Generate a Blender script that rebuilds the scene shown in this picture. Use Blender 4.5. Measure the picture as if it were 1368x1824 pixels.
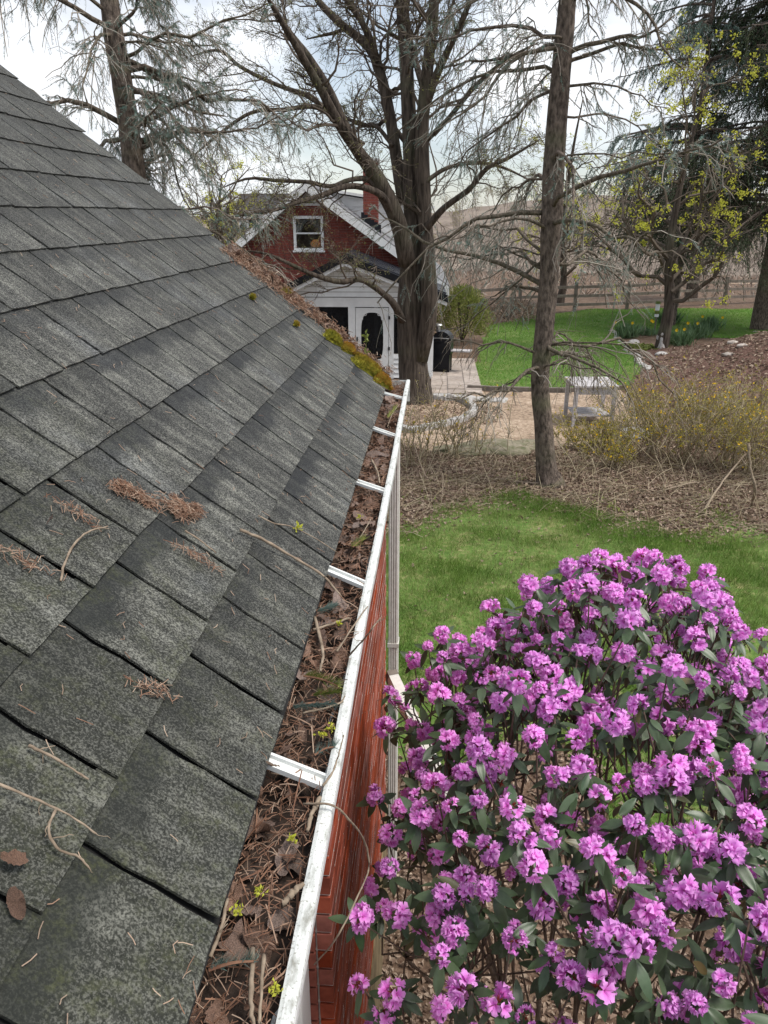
import bpy, math, random
import numpy as np
from mathutils import Matrix, Vector

# ------------------------------------------------------------------ camera, sky, sun, exposure
sc = bpy.context.scene
for o in list(bpy.data.objects): bpy.data.objects.remove(o)
CAMZ = 3.55
TH, PS, FPX = math.radians(21.11), math.radians(3.9), 1370.0
cam = bpy.data.cameras.new('camera'); co = bpy.data.objects.new('camera', cam)
sc.collection.objects.link(co)
cam.sensor_fit = 'VERTICAL'; cam.sensor_height = 24.0; cam.lens = 24.0 * FPX / 1824.0
cam.clip_start = 0.05; cam.clip_end = 3000
co.location = (0, 0, CAMZ); co.rotation_euler = (math.pi / 2 - TH, 0, PS)
sc.camera = co
SUN_EL, SUN_AZ = math.radians(60), math.radians(108)      # azimuth measured from +Y towards +X
w = bpy.data.worlds.new('World'); sc.world = w; w.use_nodes = True
nt = w.node_tree; nt.nodes.clear()
def wn(t, **k):
    n = nt.nodes.new(t)
    for a, b in k.items(): setattr(n, a, b)
    return n
out = wn('ShaderNodeOutputWorld'); bg = wn('ShaderNodeBackground'); bg.inputs[1].default_value = 0.1
sky = wn('ShaderNodeTexSky', sky_type='NISHITA'); sky.sun_disc = False
sky.sun_elevation = SUN_EL; sky.sun_rotation = SUN_AZ; sky.air_density = 1.0; sky.dust_density = 0.6
tc = wn('ShaderNodeTexCoord'); mp = wn('ShaderNodeMapping'); mp.inputs['Scale'].default_value = (1.0, 1.0, 2.2)
mp.inputs['Location'].default_value = (3.1, 0.4, 0.0)
nz = wn('ShaderNodeTexNoise'); nz.inputs['Scale'].default_value = 2.3; nz.inputs['Detail'].default_value = 7; nz.inputs['Roughness'].default_value = 0.55
rp = wn('ShaderNodeValToRGB'); rp.color_ramp.elements[0].position = 0.42; rp.color_ramp.elements[1].position = 0.6
rp.color_ramp.elements[0].color = (0.36, 0.36, 0.36, 1); rp.color_ramp.elements[1].color = (1, 1, 1, 1)
n2 = wn('ShaderNodeTexNoise'); n2.inputs['Scale'].default_value = 5.0; n2.inputs['Detail'].default_value = 6
r2 = wn('ShaderNodeValToRGB'); r2.color_ramp.elements[0].position = 0.3; r2.color_ramp.elements[1].position = 0.65
r2.color_ramp.elements[0].color = (6.6, 7.0, 7.7, 1); r2.color_ramp.elements[1].color = (11.0, 11.1, 11.2, 1)
mx = wn('ShaderNodeMix', data_type='RGBA')
L = nt.links.new
L(tc.outputs['Generated'], mp.inputs['Vector']); L(mp.outputs[0], nz.inputs['Vector']); L(mp.outputs[0], n2.inputs['Vector'])
L(nz.outputs['Fac'], rp.inputs[0]); L(n2.outputs['Fac'], r2.inputs[0])
L(rp.outputs[0], mx.inputs[0]); L(sky.outputs[0], mx.inputs[6]); L(r2.outputs[0], mx.inputs[7])
L(mx.outputs[2], bg.inputs[0]); L(bg.outputs[0], out.inputs[0])
sd = bpy.data.lights.new('sun', 'SUN'); sd.energy = 3.0; sd.angle = math.radians(22); sd.color = (1.0, 0.95, 0.88)
so = bpy.data.objects.new('sun', sd); sc.collection.objects.link(so)
so.rotation_euler = (math.pi / 2 - SUN_EL, 0, math.pi - SUN_AZ)
so.location = (0, 0, 30)
sc.view_settings.view_transform = 'Standard'; sc.view_settings.look = 'None'
sc.view_settings.gamma = 1.0; sc.view_settings.use_curve_mapping = False
sc.view_settings.exposure = 0.32
sc.cycles.max_bounces = 4; sc.cycles.diffuse_bounces = 3; sc.cycles.glossy_bounces = 2; sc.cycles.transparent_max_bounces = 8
sc.cycles.use_denoising = True; sc.cycles.use_adaptive_sampling = True; sc.cycles.adaptive_threshold = 0.02

# ------------------------------------------------------------------ helpers
rng = np.random.default_rng(7); random.seed(7)
ct, st_, cp, sp_ = math.cos(TH), math.sin(TH), math.cos(PS), math.sin(PS)
RT = np.array([cp, sp_, 0]); FW = np.array([-sp_ * ct, cp * ct, -st_]); UP = np.array([-sp_ * st_, cp * st_, ct])
CAM = np.array([0, 0, CAMZ])
def ray(px, py): return (px - 684) * RT + (912 - py) * UP + FPX * FW
def at(px, py, Y): d = ray(px, py); return CAM + d * (Y / d[1])
def atz(px, py, z): d = ray(px, py); return CAM + d * ((z - CAMZ) / d[2])
def atx(px, py, X): d = ray(px, py); return CAM + d * (X / d[0])
def proj(P):
    P = np.asarray(P, float) - CAM; z = P @ FW
    z = np.where(z > .05, z, .05)
    return 684 + FPX * (P @ RT) / z, 912 - FPX * (P @ UP) / z, P @ FW
def inframe(P, m=0):
    x, y, z = proj(P); return (x > -m) & (x < 1368 + m) & (y > -m) & (y < 1824 + m) & (z > .1)
def nrm(v): return v / np.maximum(np.linalg.norm(v, axis=-1, keepdims=True), 1e-9)

class MB:
    def __init__(s): s.v = []; s.f = []; s.r = []; s.m = []; s.n = 0
    def add(s, V, F, rnd=0.0, mi=0):
        V = np.asarray(V, float).reshape(-1, 3); F = np.asarray(F, int)
        s.v.append(V); s.f.append(F + s.n); s.m.append(np.full(len(F), mi))
        s.r.append(np.broadcast_to(np.asarray(rnd, float), (len(V),))); s.n += len(V); return s
    def box(s, c, d, rot=None, rnd=0.0, mi=0):
        x, y, z = np.array(d) / 2
        V = np.array([[-x,-y,-z],[x,-y,-z],[x,y,-z],[-x,y,-z],[-x,-y,z],[x,-y,z],[x,y,z],[-x,y,z]])
        if rot is not None: V = V @ np.asarray(rot).T
        return s.add(V + np.asarray(c, float), [[0,3,2,1],[4,5,6,7],[0,1,5,4],[1,2,6,5],[2,3,7,6],[3,0,4,7]], rnd, mi)
    def bb(s, x0, x1, y0, y1, z0, z1, rnd=0.0): return s.box(((x0+x1)/2, (y0+y1)/2, (z0+z1)/2), (x1-x0, y1-y0, z1-z0), None, rnd)
    def beam(s, a, b, w, h, rnd=0.0, up=(0,0,1)):
        a = np.array(a, float); b = np.array(b, float); t = nrm(b - a); u = np.cross(np.array(up, float), t)
        if np.linalg.norm(u) < 1e-4: u = np.array([1.0, 0, 0])
        u = nrm(u); v = np.cross(t, u); R = np.stack([t, u, v], 1)
        return s.box((a + b) / 2, (np.linalg.norm(b - a), w, h), R, rnd)
    def prism(s, poly, y0, y1, rnd=0.0):           # poly in (x,z), extruded along y
        n = len(poly); V = [(x, y0, z) for x, z in poly] + [(x, y1, z) for x, z in poly]
        V = np.array(V, float); b = s.n
        s.v.append(V); s.r.append(np.full(2 * n, rnd)); s.n += 2 * n
        s.f.append([list(range(b, b + n))]); s.m.append(np.zeros(1))
        s.f.append([list(range(b + 2 * n - 1, b + n - 1, -1))]); s.m.append(np.zeros(1))
        q = [[b + i, b + n + i, b + n + (i + 1) % n, b + (i + 1) % n] for i in range(n)]
        s.f.append(np.array(q)); s.m.append(np.zeros(n)); return s
    def tubes(s, P, R, S=3, rnd=0.0):
        P = np.asarray(P, float); R = np.asarray(R, float)
        if P.ndim == 2: P = P[None]; R = R[None]
        N, K = P.shape[:2]
        if N == 0: return s
        T = nrm(np.gradient(P, axis=1)); ref = np.zeros((N, 1, 3)); ax = np.argmin(np.abs(T.mean(1)), 1); ref[np.arange(N), 0, ax] = 1
        A = nrm(np.cross(T, ref)); B = np.cross(T, A)
        th = np.linspace(0, 2 * np.pi, S, endpoint=False)
        V = P[:, :, None] + R[:, :, None, None] * (A[:, :, None] * np.cos(th)[:, None] + B[:, :, None] * np.sin(th)[:, None])
        i = np.arange(N)[:, None, None] * K * S + np.arange(K - 1)[None, :, None] * S + np.arange(S)[None, None]
        j = np.arange(N)[:, None, None] * K * S + np.arange(K - 1)[None, :, None] * S + (np.arange(S)[None, None] + 1) % S
        F = np.stack([i, j, j + S, i + S], -1).reshape(-1, 4)
        rr = np.asarray(rnd, float)
        if rr.ndim == 1 and len(rr) == N: rr = np.repeat(rr, K * S)
        s.add(V, F, rr)
        if S > 3:
            a = np.arange(N)[:, None] * K * S + np.arange(S)[None]
            s.f.append((a[:, ::-1] + s.n - N * K * S)); s.m.append(np.zeros(N))
            s.f.append((a + (K - 1) * S + s.n - N * K * S)); s.m.append(np.zeros(N))
        return s
    def mesh(s, name, mats, smooth=False):
        me = bpy.data.meshes.new(name)
        V = np.concatenate(s.v); me.vertices.add(len(V)); me.vertices.foreach_set('co', V.ravel())
        lt = []; li = []; mi = []
        for f, m in zip(s.f, s.m):
            f = np.asarray(f); lt.append(np.full(len(f), f.shape[1])); li.append(f.ravel()); mi.append(m)
        lt = np.concatenate(lt).astype(np.int32); li = np.concatenate(li).astype(np.int32)
        me.loops.add(len(li)); me.loops.foreach_set('vertex_index', li)
        me.polygons.add(len(lt)); ls = np.concatenate([[0], np.cumsum(lt)[:-1]]).astype(np.int32)
        me.polygons.foreach_set('loop_start', ls); me.polygons.foreach_set('loop_total', lt)
        if not isinstance(mats, (list, tuple)): mats = [mats]
        for m in mats: me.materials.append(m)
        me.polygons.foreach_set('material_index', np.concatenate(mi).astype(np.int32))
        me.polygons.foreach_set('use_smooth', np.full(len(lt), bool(smooth)))
        r = np.concatenate(s.r)
        if np.ptp(r) > 0 or r[0] != 0:
            a = me.attributes.new('rnd', 'FLOAT', 'POINT'); a.data.foreach_set('value', r.astype(np.float32))
        me.update(calc_edges=True); return me
    def build(s, name, mats, parent=None, smooth=False, kind=None):
        return link(name, s.mesh(name, mats, smooth), parent, kind)
def link(name, me, parent=None, kind=None, M=None):
    o = bpy.data.objects.new(name, me); sc.collection.objects.link(o)
    if parent is not None: o.parent = parent
    if M is not None: o.matrix_local = M
    if kind: o['kind'] = kind
    return o
def tag(o, label, cat, group=None):
    o['label'] = label; o['category'] = cat
    if group: o['group'] = group
    return o
def thing(name, label, cat, loc=(0,0,0), rz=0, group=None):
    o = bpy.data.objects.new(name, None); sc.collection.objects.link(o); o.empty_display_size = .1
    o.location = loc; o.rotation_euler = (0, 0, rz); return tag(o, label, cat, group)
def mtx(u, s, n, p):
    return Matrix(((u[0], s[0], n[0], p[0]), (u[1], s[1], n[1], p[1]), (u[2], s[2], n[2], p[2]), (0, 0, 0, 1)))

# ---- materials
def nodes(name):
    m = bpy.data.materials.new(name); m.use_nodes = True; t = m.node_tree; t.nodes.clear()
    o = t.nodes.new('ShaderNodeOutputMaterial'); return m, t, o
def N(t, ty, ins=None, **k):
    n = t.nodes.new(ty)
    for a, b in k.items(): setattr(n, a, b)
    for a, b in (ins or {}).items():
        if isinstance(b, bpy.types.NodeSocket): t.links.new(b, n.inputs[a])
        else: n.inputs[a].default_value = b
    return n
def c4(c): return (c[0], c[1], c[2], 1)
def ramp(t, fac, stops):
    n = N(t, 'ShaderNodeValToRGB', {0: fac}); e = n.color_ramp.elements
    while len(e) < len(stops): e.new(0.5)
    for i, (p, c) in enumerate(stops): e[i].position = p; e[i].color = c4(c) if len(c) == 3 else c
    return n.outputs[0]
def mixc(t, f, a, b, mode='MIX'):
    n = N(t, 'ShaderNodeMix', data_type='RGBA', blend_type=mode)
    for i, v in ((0, f), (6, a), (7, b)):
        if isinstance(v, bpy.types.NodeSocket): t.links.new(v, n.inputs[i])
        else: n.inputs[i].default_value = c4(v) if isinstance(v, (tuple, list)) else v
    return n.outputs[2]
def noise(t, vec, scale, detail=4, rough=.55, dist=0):
    n = N(t, 'ShaderNodeTexNoise', {'Scale': scale, 'Detail': detail, 'Roughness': rough, 'Distortion': dist})
    if vec is not None: t.links.new(vec, n.inputs['Vector'])
    return n.outputs['Fac']
def mathn(t, op, a, b=0.0):
    n = N(t, 'ShaderNodeMath', operation=op)
    for i, v in ((0, a), (1, b)):
        if isinstance(v, bpy.types.NodeSocket): t.links.new(v, n.inputs[i])
        else: n.inputs[i].default_value = v
    return n.outputs[0]
def pm(name, c1, c2, scale=20, rough=.8, bump=.0, stretch=None, c3=None, attr=True, detail=5, spec=.3, trans=0.0, metal=0.0, obj=False, bdist=.01, objrnd=0.0):
    """procedural material: two-colour noise, per-piece variation from the rnd attribute or the object, bump"""
    m, t, o = nodes(name)
    if obj: vec = N(t, 'ShaderNodeTexCoord').outputs['Object']
    else: vec = N(t, 'ShaderNodeNewGeometry').outputs['Position']
    if stretch: vec = N(t, 'ShaderNodeMapping', {'Vector': vec, 'Scale': stretch}).outputs[0]
    f = noise(t, vec, scale, detail)
    col = ramp(t, f, [(.32, c1), (.68, c2)])
    if c3 is not None:
        a = N(t, 'ShaderNodeAttribute', attribute_name='rnd').outputs['Fac']
        col = mixc(t, a, col, c3)
    if objrnd:
        r = N(t, 'ShaderNodeObjectInfo').outputs['Random']
        v = mathn(t, 'ADD', mathn(t, 'MULTIPLY', r, 2 * objrnd), 1 - objrnd)
        h = N(t, 'ShaderNodeHueSaturation', {'Value': v, 'Saturation': mathn(t, 'SUBTRACT', 1.1, mathn(t, 'MULTIPLY', mathn(t, 'FRACT', mathn(t, 'MULTIPLY', r, 7.3)), objrnd * 1.1)), 'Color': col}); col = h.outputs[0]
    b = N(t, 'ShaderNodeBsdfPrincipled', {'Base Color': col, 'Roughness': rough, 'Specular IOR Level': spec, 'Metallic': metal})
    if bump:
        bn = N(t, 'ShaderNodeBump', {'Strength': bump, 'Distance': bdist, 'Height': f}); t.links.new(bn.outputs[0], b.inputs['Normal'])
    sh = b.outputs[0]
    if trans:
        tr = N(t, 'ShaderNodeBsdfTranslucent', {'Color': col}); mx = N(t, 'ShaderNodeMixShader', {0: trans, 1: sh, 2: tr.outputs[0]}); sh = mx.outputs[0]
    t.links.new(sh, o.inputs[0]); return m

# ---- curves
def smooth(pts, n, rad=None):
    pts = np.asarray(pts, float); K = len(pts)
    P = np.vstack([2 * pts[0] - pts[1], pts, 2 * pts[-1] - pts[-2]])
    u = np.linspace(0, K - 1, n); i = np.minimum(u.astype(int), K - 2); f = (u - i)[:, None]
    a, b, c, d = P[i], P[i + 1], P[i + 2], P[i + 3]
    Q = .5 * (2 * b + (c - a) * f + (2 * a - 5 * b + 4 * c - d) * f ** 2 + (3 * b - a - 3 * c + d) * f ** 3)
    if rad is None: return Q
    return Q, np.interp(u, np.arange(K), np.asarray(rad, float))
def spawn(P, R, n, ang=(.5, 1.1), lenr=(.3, .6), up=0.0, K=5, rs=.5, grav=0.0, jit=.06, tmin=.15, rmin=.002, taper=.35, flat=None, lens=None, rmax=9.0):
    Np, Kp = P.shape[:2]
    t = rng.uniform(tmin, 1, (Np, n)); f = t * (Kp - 1); i = np.minimum(f.astype(int), Kp - 2); w_ = (f - i)
    ii = np.arange(Np)[:, None]
    A, B = P[ii, i], P[ii, i + 1]; pos = A + (B - A) * w_[..., None]; tan = nrm(B - A)
    rad = R[ii, i] * (1 - w_) + R[ii, i + 1] * w_
    pl = np.linalg.norm(np.diff(P, axis=1), axis=2).sum(1)[:, None] if lens is None else lens
    q = rng.normal(size=(Np, n, 3))
    if flat is not None: q[..., 2] *= flat
    q = nrm(q - (q * tan).sum(-1, keepdims=True) * tan)
    a = rng.uniform(ang[0], ang[1], (Np, n, 1))
    d = np.cos(a) * tan + np.sin(a) * q; d[..., 2] += up; d = nrm(d)
    Ln = pl * rng.uniform(lenr[0], lenr[1], (Np, n)) * (1.1 - .5 * t)
    s = np.linspace(0, 1, K)[None, None, :, None]
    C = pos[:, :, None] + d[:, :, None] * s * Ln[..., None, None]
    C = C + np.array([0, 0, 1.0]) * grav * s ** 2 * Ln[..., None, None]
    W = np.cumsum(rng.normal(scale=jit, size=(Np, n, K, 3)), axis=2); W -= W[:, :, :1]
    C = C + W * Ln[..., None, None]
    r0 = np.minimum(np.maximum(rad * rs, rmin), rmax)
    RR = r0[..., None] * np.linspace(1, taper, K)[None, None]
    return C.reshape(-1, K, 3), RR.reshape(-1, K)
def fan_leaves(C, D, U, L, W, fold=.25, droop=.2, seg=2):
    """N small leaves: base C, direction D, up U, length L, width W -> verts (N,6,3) faces"""
    D = nrm(D); S = nrm(np.cross(D, U)); U = np.cross(S, D); L = np.asarray(L)[:, None]; W = np.asarray(W)[:, None]
    a = C; m = C + D * L * .5 - U * L * droop * .25; e = C + D * L - U * L * droop
    l = m - S * W * .5 + U * W * fold; r = m + S * W * .5 + U * W * fold
    V = np.stack([a, l, e, r], 1); n = len(C); b = np.arange(n)[:, None] * 4
    F = np.concatenate([b + np.array([[0, 1, 2]]), b + np.array([[0, 2, 3]])])
    return V.reshape(-1, 3), F
def gz(x, y):
    x = np.asarray(x, float); y = np.asarray(y, float)
    t = np.clip((y - 9) / 7, 0, 1); z = -.3 * t * t * (3 - 2 * t)
    z = z + 1.5 * np.exp(-((x - 10) ** 2 + (y - 19) ** 2) / 13.5)
    q = np.clip((6.4 - y) / 3.4, 0, 1); z = z - .8 * q * q * (3 - 2 * q)
    z = z + .025 * np.sin(x * 1.3 + .5) * np.sin(y * 1.1) + .012 * np.sin(x * 3.1) * np.cos(y * 2.7 + 1)
    return z
def onground(px, py, it=12):
    d = ray(px, py); z = -.2
    for _ in range(it): p = CAM + d * ((z - CAMZ) / d[2]); z = float(gz(p[0], p[1]))
    return np.array([p[0], p[1], z])
def vnoise(x, y, s=1.0, seed=0):
    r = np.random.default_rng(seed); v = 0
    for k in range(6):
        a = r.uniform(0, 6.28); fq = s * (1.0 + .55 * k); ph = r.uniform(0, 6.28)
        v = v + np.sin((x * math.cos(a) + y * math.sin(a)) * fq + ph) / (1 + .4 * k)
    return v / 2.5

# ------------------------------------------------------------------ materials
def lit(name, stops, scale, rough=.9, bump=.3, bd=.02, extra=None, c3=None):
    m, t, o = nodes(name); vec = N(t, 'ShaderNodeNewGeometry').outputs['Position']
    f1 = noise(t, vec, scale, 8, .7); f2 = noise(t, vec, scale * .12, 4, .6)
    f = mathn(t, 'ADD', mathn(t, 'MULTIPLY', f1, .65), mathn(t, 'MULTIPLY', f2, .35))
    col = ramp(t, f, stops)
    if c3 is not None:
        col = mixc(t, N(t, 'ShaderNodeAttribute', attribute_name='rnd').outputs['Fac'], col, c3)
    b = N(t, 'ShaderNodeBsdfPrincipled', {'Base Color': col, 'Roughness': rough, 'Specular IOR Level': .2})
    bn = N(t, 'ShaderNodeBump', {'Strength': bump, 'Distance': bd, 'Height': f1}); t.links.new(bn.outputs[0], b.inputs['Normal'])
    t.links.new(b.outputs[0], o.inputs[0]); return m
M = {}
M['ground'] = lit('leaf_litter_soil', [(.35, (.05, .032, .022)), (.5, (.13, .085, .058)), (.65, (.26, .19, .14))], 30)
M['lawn'] = lit('lawn_soil', [(.36, (.06, .11, .022)), (.5, (.1, .175, .035)), (.64, (.26, .24, .11))], 14)
M['gravel'] = lit('gravel', [(.36, (.13, .09, .065)), (.5, (.33, .245, .175)), (.64, (.55, .44, .34))], 13, bump=.5)
M['mulch'] = lit('bark_mulch', [(.36, (.05, .028, .02)), (.5, (.11, .062, .048)), (.66, (.23, .145, .115))], 16, bump=.6)
M['hill'] = lit('brush_slope', [(.35, (.12, .09, .07)), (.5, (.2, .16, .13)), (.65, (.3, .25, .2))], 1.0, bump=.2)
M['paver'] = pm('paver_stone', (.3, .25, .22), (.45, .39, .34), 9, .85, .2, objrnd=.15)
M['grass'] = pm('grass_blade', (.1, .19, .03), (.19, .29, .055), 3, .65, c3=(.46, .42, .22), trans=.35)
M['bgrass'] = pm('lawn_blade', (.1, .25, .03), (.17, .36, .055), 1.2, .65, c3=(.3, .38, .1), trans=.35)
M['litter'] = pm('dead_leaf', (.11, .068, .048), (.27, .185, .135), 25, .75, c3=(.44, .35, .27), trans=.12)
M['gleaf'] = pm('gutter_leaf', (.045, .026, .02), (.26, .16, .115), 45, .5, .8, obj=True, objrnd=.45, bdist=.002)
M['white'] = pm('white_aluminium', (.62, .64, .62), (.78, .79, .77), 30, .4, .02)
M['trim'] = pm('white_trim', (.72, .73, .73), (.82, .83, .83), 6, .5)
M['siding'] = pm('white_siding', (.76, .77, .77), (.84, .85, .85), 5, .5)
M['downspout'] = pm('beige_aluminium', (.55, .53, .49), (.66, .64, .6), 40, .45)
M['mortar'] = pm('mortar', (.45, .43, .4), (.62, .6, .55), 80, .95, .4, bdist=.004)
M['housemortar'] = pm('house_mortar', (.27, .18, .16), (.33, .23, .2), 10, .95)
M['brick'] = pm('red_brick', (.19, .04, .022), (.33, .08, .045), 22, .92, .35, objrnd=.3, spec=.1, bdist=.004)
M['hbrick'] = pm('dark_red_brick', (.17, .04, .03), (.26, .07, .05), 8, .85, .2, c3=(.13, .042, .036))
M['found'] = pm('stained_foundation', (.12, .085, .045), (.27, .2, .11), 9, .95, .4, stretch=(1, 2, .5))
M['deck'] = pm('dark_underlay', (.012, .012, .012), (.02, .02, .02), 20, .95)
M['rakelichen'] = pm('lichen_rake', (.1, .1, .09), (.3, .3, .27), 60, .95, .3)
M['black'] = pm('black_metal', (.008, .009, .012), (.014, .015, .02), 8, .35)
M['dark'] = pm('dark_interior', (.01, .009, .01), (.02, .016, .017), 8, .8)  # near-black colour stands in for unlit space in vent, porch and far windows
M['blackroof'] = pm('black_metal_roof', (.02, .022, .03), (.035, .038, .05), 3, .28, spec=.6)
M['hroof'] = pm('grey_house_shingle', (.12, .12, .13), (.26, .26, .27), 7, .9, .2, stretch=(1, 1, 1))
M['bark'] = pm('maple_bark', (.028, .021, .016), (.125, .1, .08), 11, .95, 1.0, stretch=(1.8, 1.8, .22), bdist=.05, c3=(.12, .13, .075))
M['sbark'] = pm('spruce_bark', (.04, .03, .024), (.21, .165, .135), 20, .95, 1.0, stretch=(1.2, 1.2, .5), bdist=.04, c3=(.15, .16, .08))
M['twig'] = pm('maple_twig', (.06, .047, .038), (.11, .088, .07), 5, .9, c3=(.16, .13, .1))
M['deadtwig'] = pm('dead_spruce_twig', (.075, .06, .045), (.16, .13, .1), 4, .9, c3=(.4, .36, .31))
M['bluen'] = pm('blue_spruce_needle', (.1, .17, .145), (.2, .29, .25), 6, .6, c3=(.3, .37, .33), trans=.15)
M['darkn'] = pm('dark_spruce_needle', (.018, .042, .025), (.05, .085, .042), 2, .6, c3=(.11, .14, .07), trans=.12)
M['lime'] = pm('lime_flower', (.42, .45, .04), (.6, .62, .08), 8, .6, c3=(.6, .55, .1), trans=.4)
M['bud'] = pm('bud', (.12, .1, .06), (.2, .18, .09), 8, .8, c3=(.32, .35, .1), trans=.2)
M['forst'] = pm('forsythia_stem', (.13, .1, .05), (.26, .21, .12), 5, .85, c3=(.4, .34, .24))
M['forfl'] = pm('forsythia_bud', (.22, .23, .05), (.42, .4, .07), 6, .7, c3=(.8, .52, .02), trans=.3)
M['wood'] = pm('weathered_rail', (.12, .1, .085), (.22, .19, .16), 6, .9, .3)
M['stone'] = pm('field_stone', (.3, .26, .23), (.5, .45, .4), 12, .9, .3, objrnd=.2)
M['palestone'] = pm('pale_stone', (.3, .29, .28), (.48, .46, .44), 14, .9, .2, objrnd=.12)
M['mossrock'] = pm('mossy_rock', (.1, .11, .05), (.3, .26, .2), 8, .95, .5)
M['tablewood'] = pm('weathered_white_table', (.3, .28, .28), (.62, .6, .61), 14, .8, .2, stretch=(1, 6, 6))
M['steel'] = pm('steel', (.5, .5, .5), (.65, .65, .65), 10, .3, metal=.8)
M['yew'] = pm('yew_leaf', (.1, .14, .03), (.2, .24, .06), 4, .6, c3=(.34, .36, .09), trans=.2)
M['daff'] = pm('daffodil_leaf', (.07, .14, .05), (.14, .24, .1), 6, .55, c3=(.22, .32, .2), trans=.2)
M['farwood'] = pm('far_bare_wood', (.2, .165, .14), (.3, .255, .22), .5, .95, c3=(.38, .33, .28))
M['farbud'] = pm('far_spring_bud', (.22, .21, .09), (.34, .32, .12), .6, .9, trans=.3)
M['needle'] = pm('rust_needle', (.11, .05, .03), (.25, .135, .085), 40, .8, c3=(.42, .32, .24))
M['moss'] = pm('moss', (.13, .14, .015), (.36, .33, .04), 40, .95, c3=(.42, .17, .03), trans=.2)
M['paletwig'] = pm('pale_twig', (.16, .12, .085), (.34, .27, .2), 50, .85, .3, bdist=.002)
M['rstem'] = pm('rhododendron_stem', (.07, .05, .035), (.17, .12, .09), 20, .85)
M['curtain'] = pm('curtain', (.6, .62, .63), (.72, .73, .74), 10, .9, trans=.3)

def glass(name, col, a):
    m, t, o = nodes(name); tr = N(t, 'ShaderNodeBsdfTransparent', {'Color': c4(col)}); g = N(t, 'ShaderNodeBsdfGlossy', {'Roughness': .03})
    fr = N(t, 'ShaderNodeFresnel', {'IOR': 1.5}); f2 = mathn(t, 'ADD', fr.outputs[0], a)
    mxs = N(t, 'ShaderNodeMixShader', {0: f2, 1: tr.outputs[0], 2: g.outputs[0]}); t.links.new(mxs.outputs[0], o.inputs[0]); return m
M['glass'] = glass('window_glass', (.8, .82, .82), .06)
def screenm():
    m, t, o = nodes('insect_screen'); tr = N(t, 'ShaderNodeBsdfTransparent', {'Color': (.45, .45, .46, 1)})
    d = N(t, 'ShaderNodeBsdfDiffuse', {'Color': (.03, .03, .032, 1)}); mxs = N(t, 'ShaderNodeMixShader', {0: .55, 1: tr.outputs[0], 2: d.outputs[0]})
    t.links.new(mxs.outputs[0], o.inputs[0]); return m
M['screen'] = screenm()
def glowm():
    m, t, o = nodes('lamp_glow'); e = N(t, 'ShaderNodeEmission', {'Color': (1, .38, .1, 1), 'Strength': .22}); t.links.new(e.outputs[0], o.inputs[0]); return m
M['glow'] = glowm()

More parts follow.
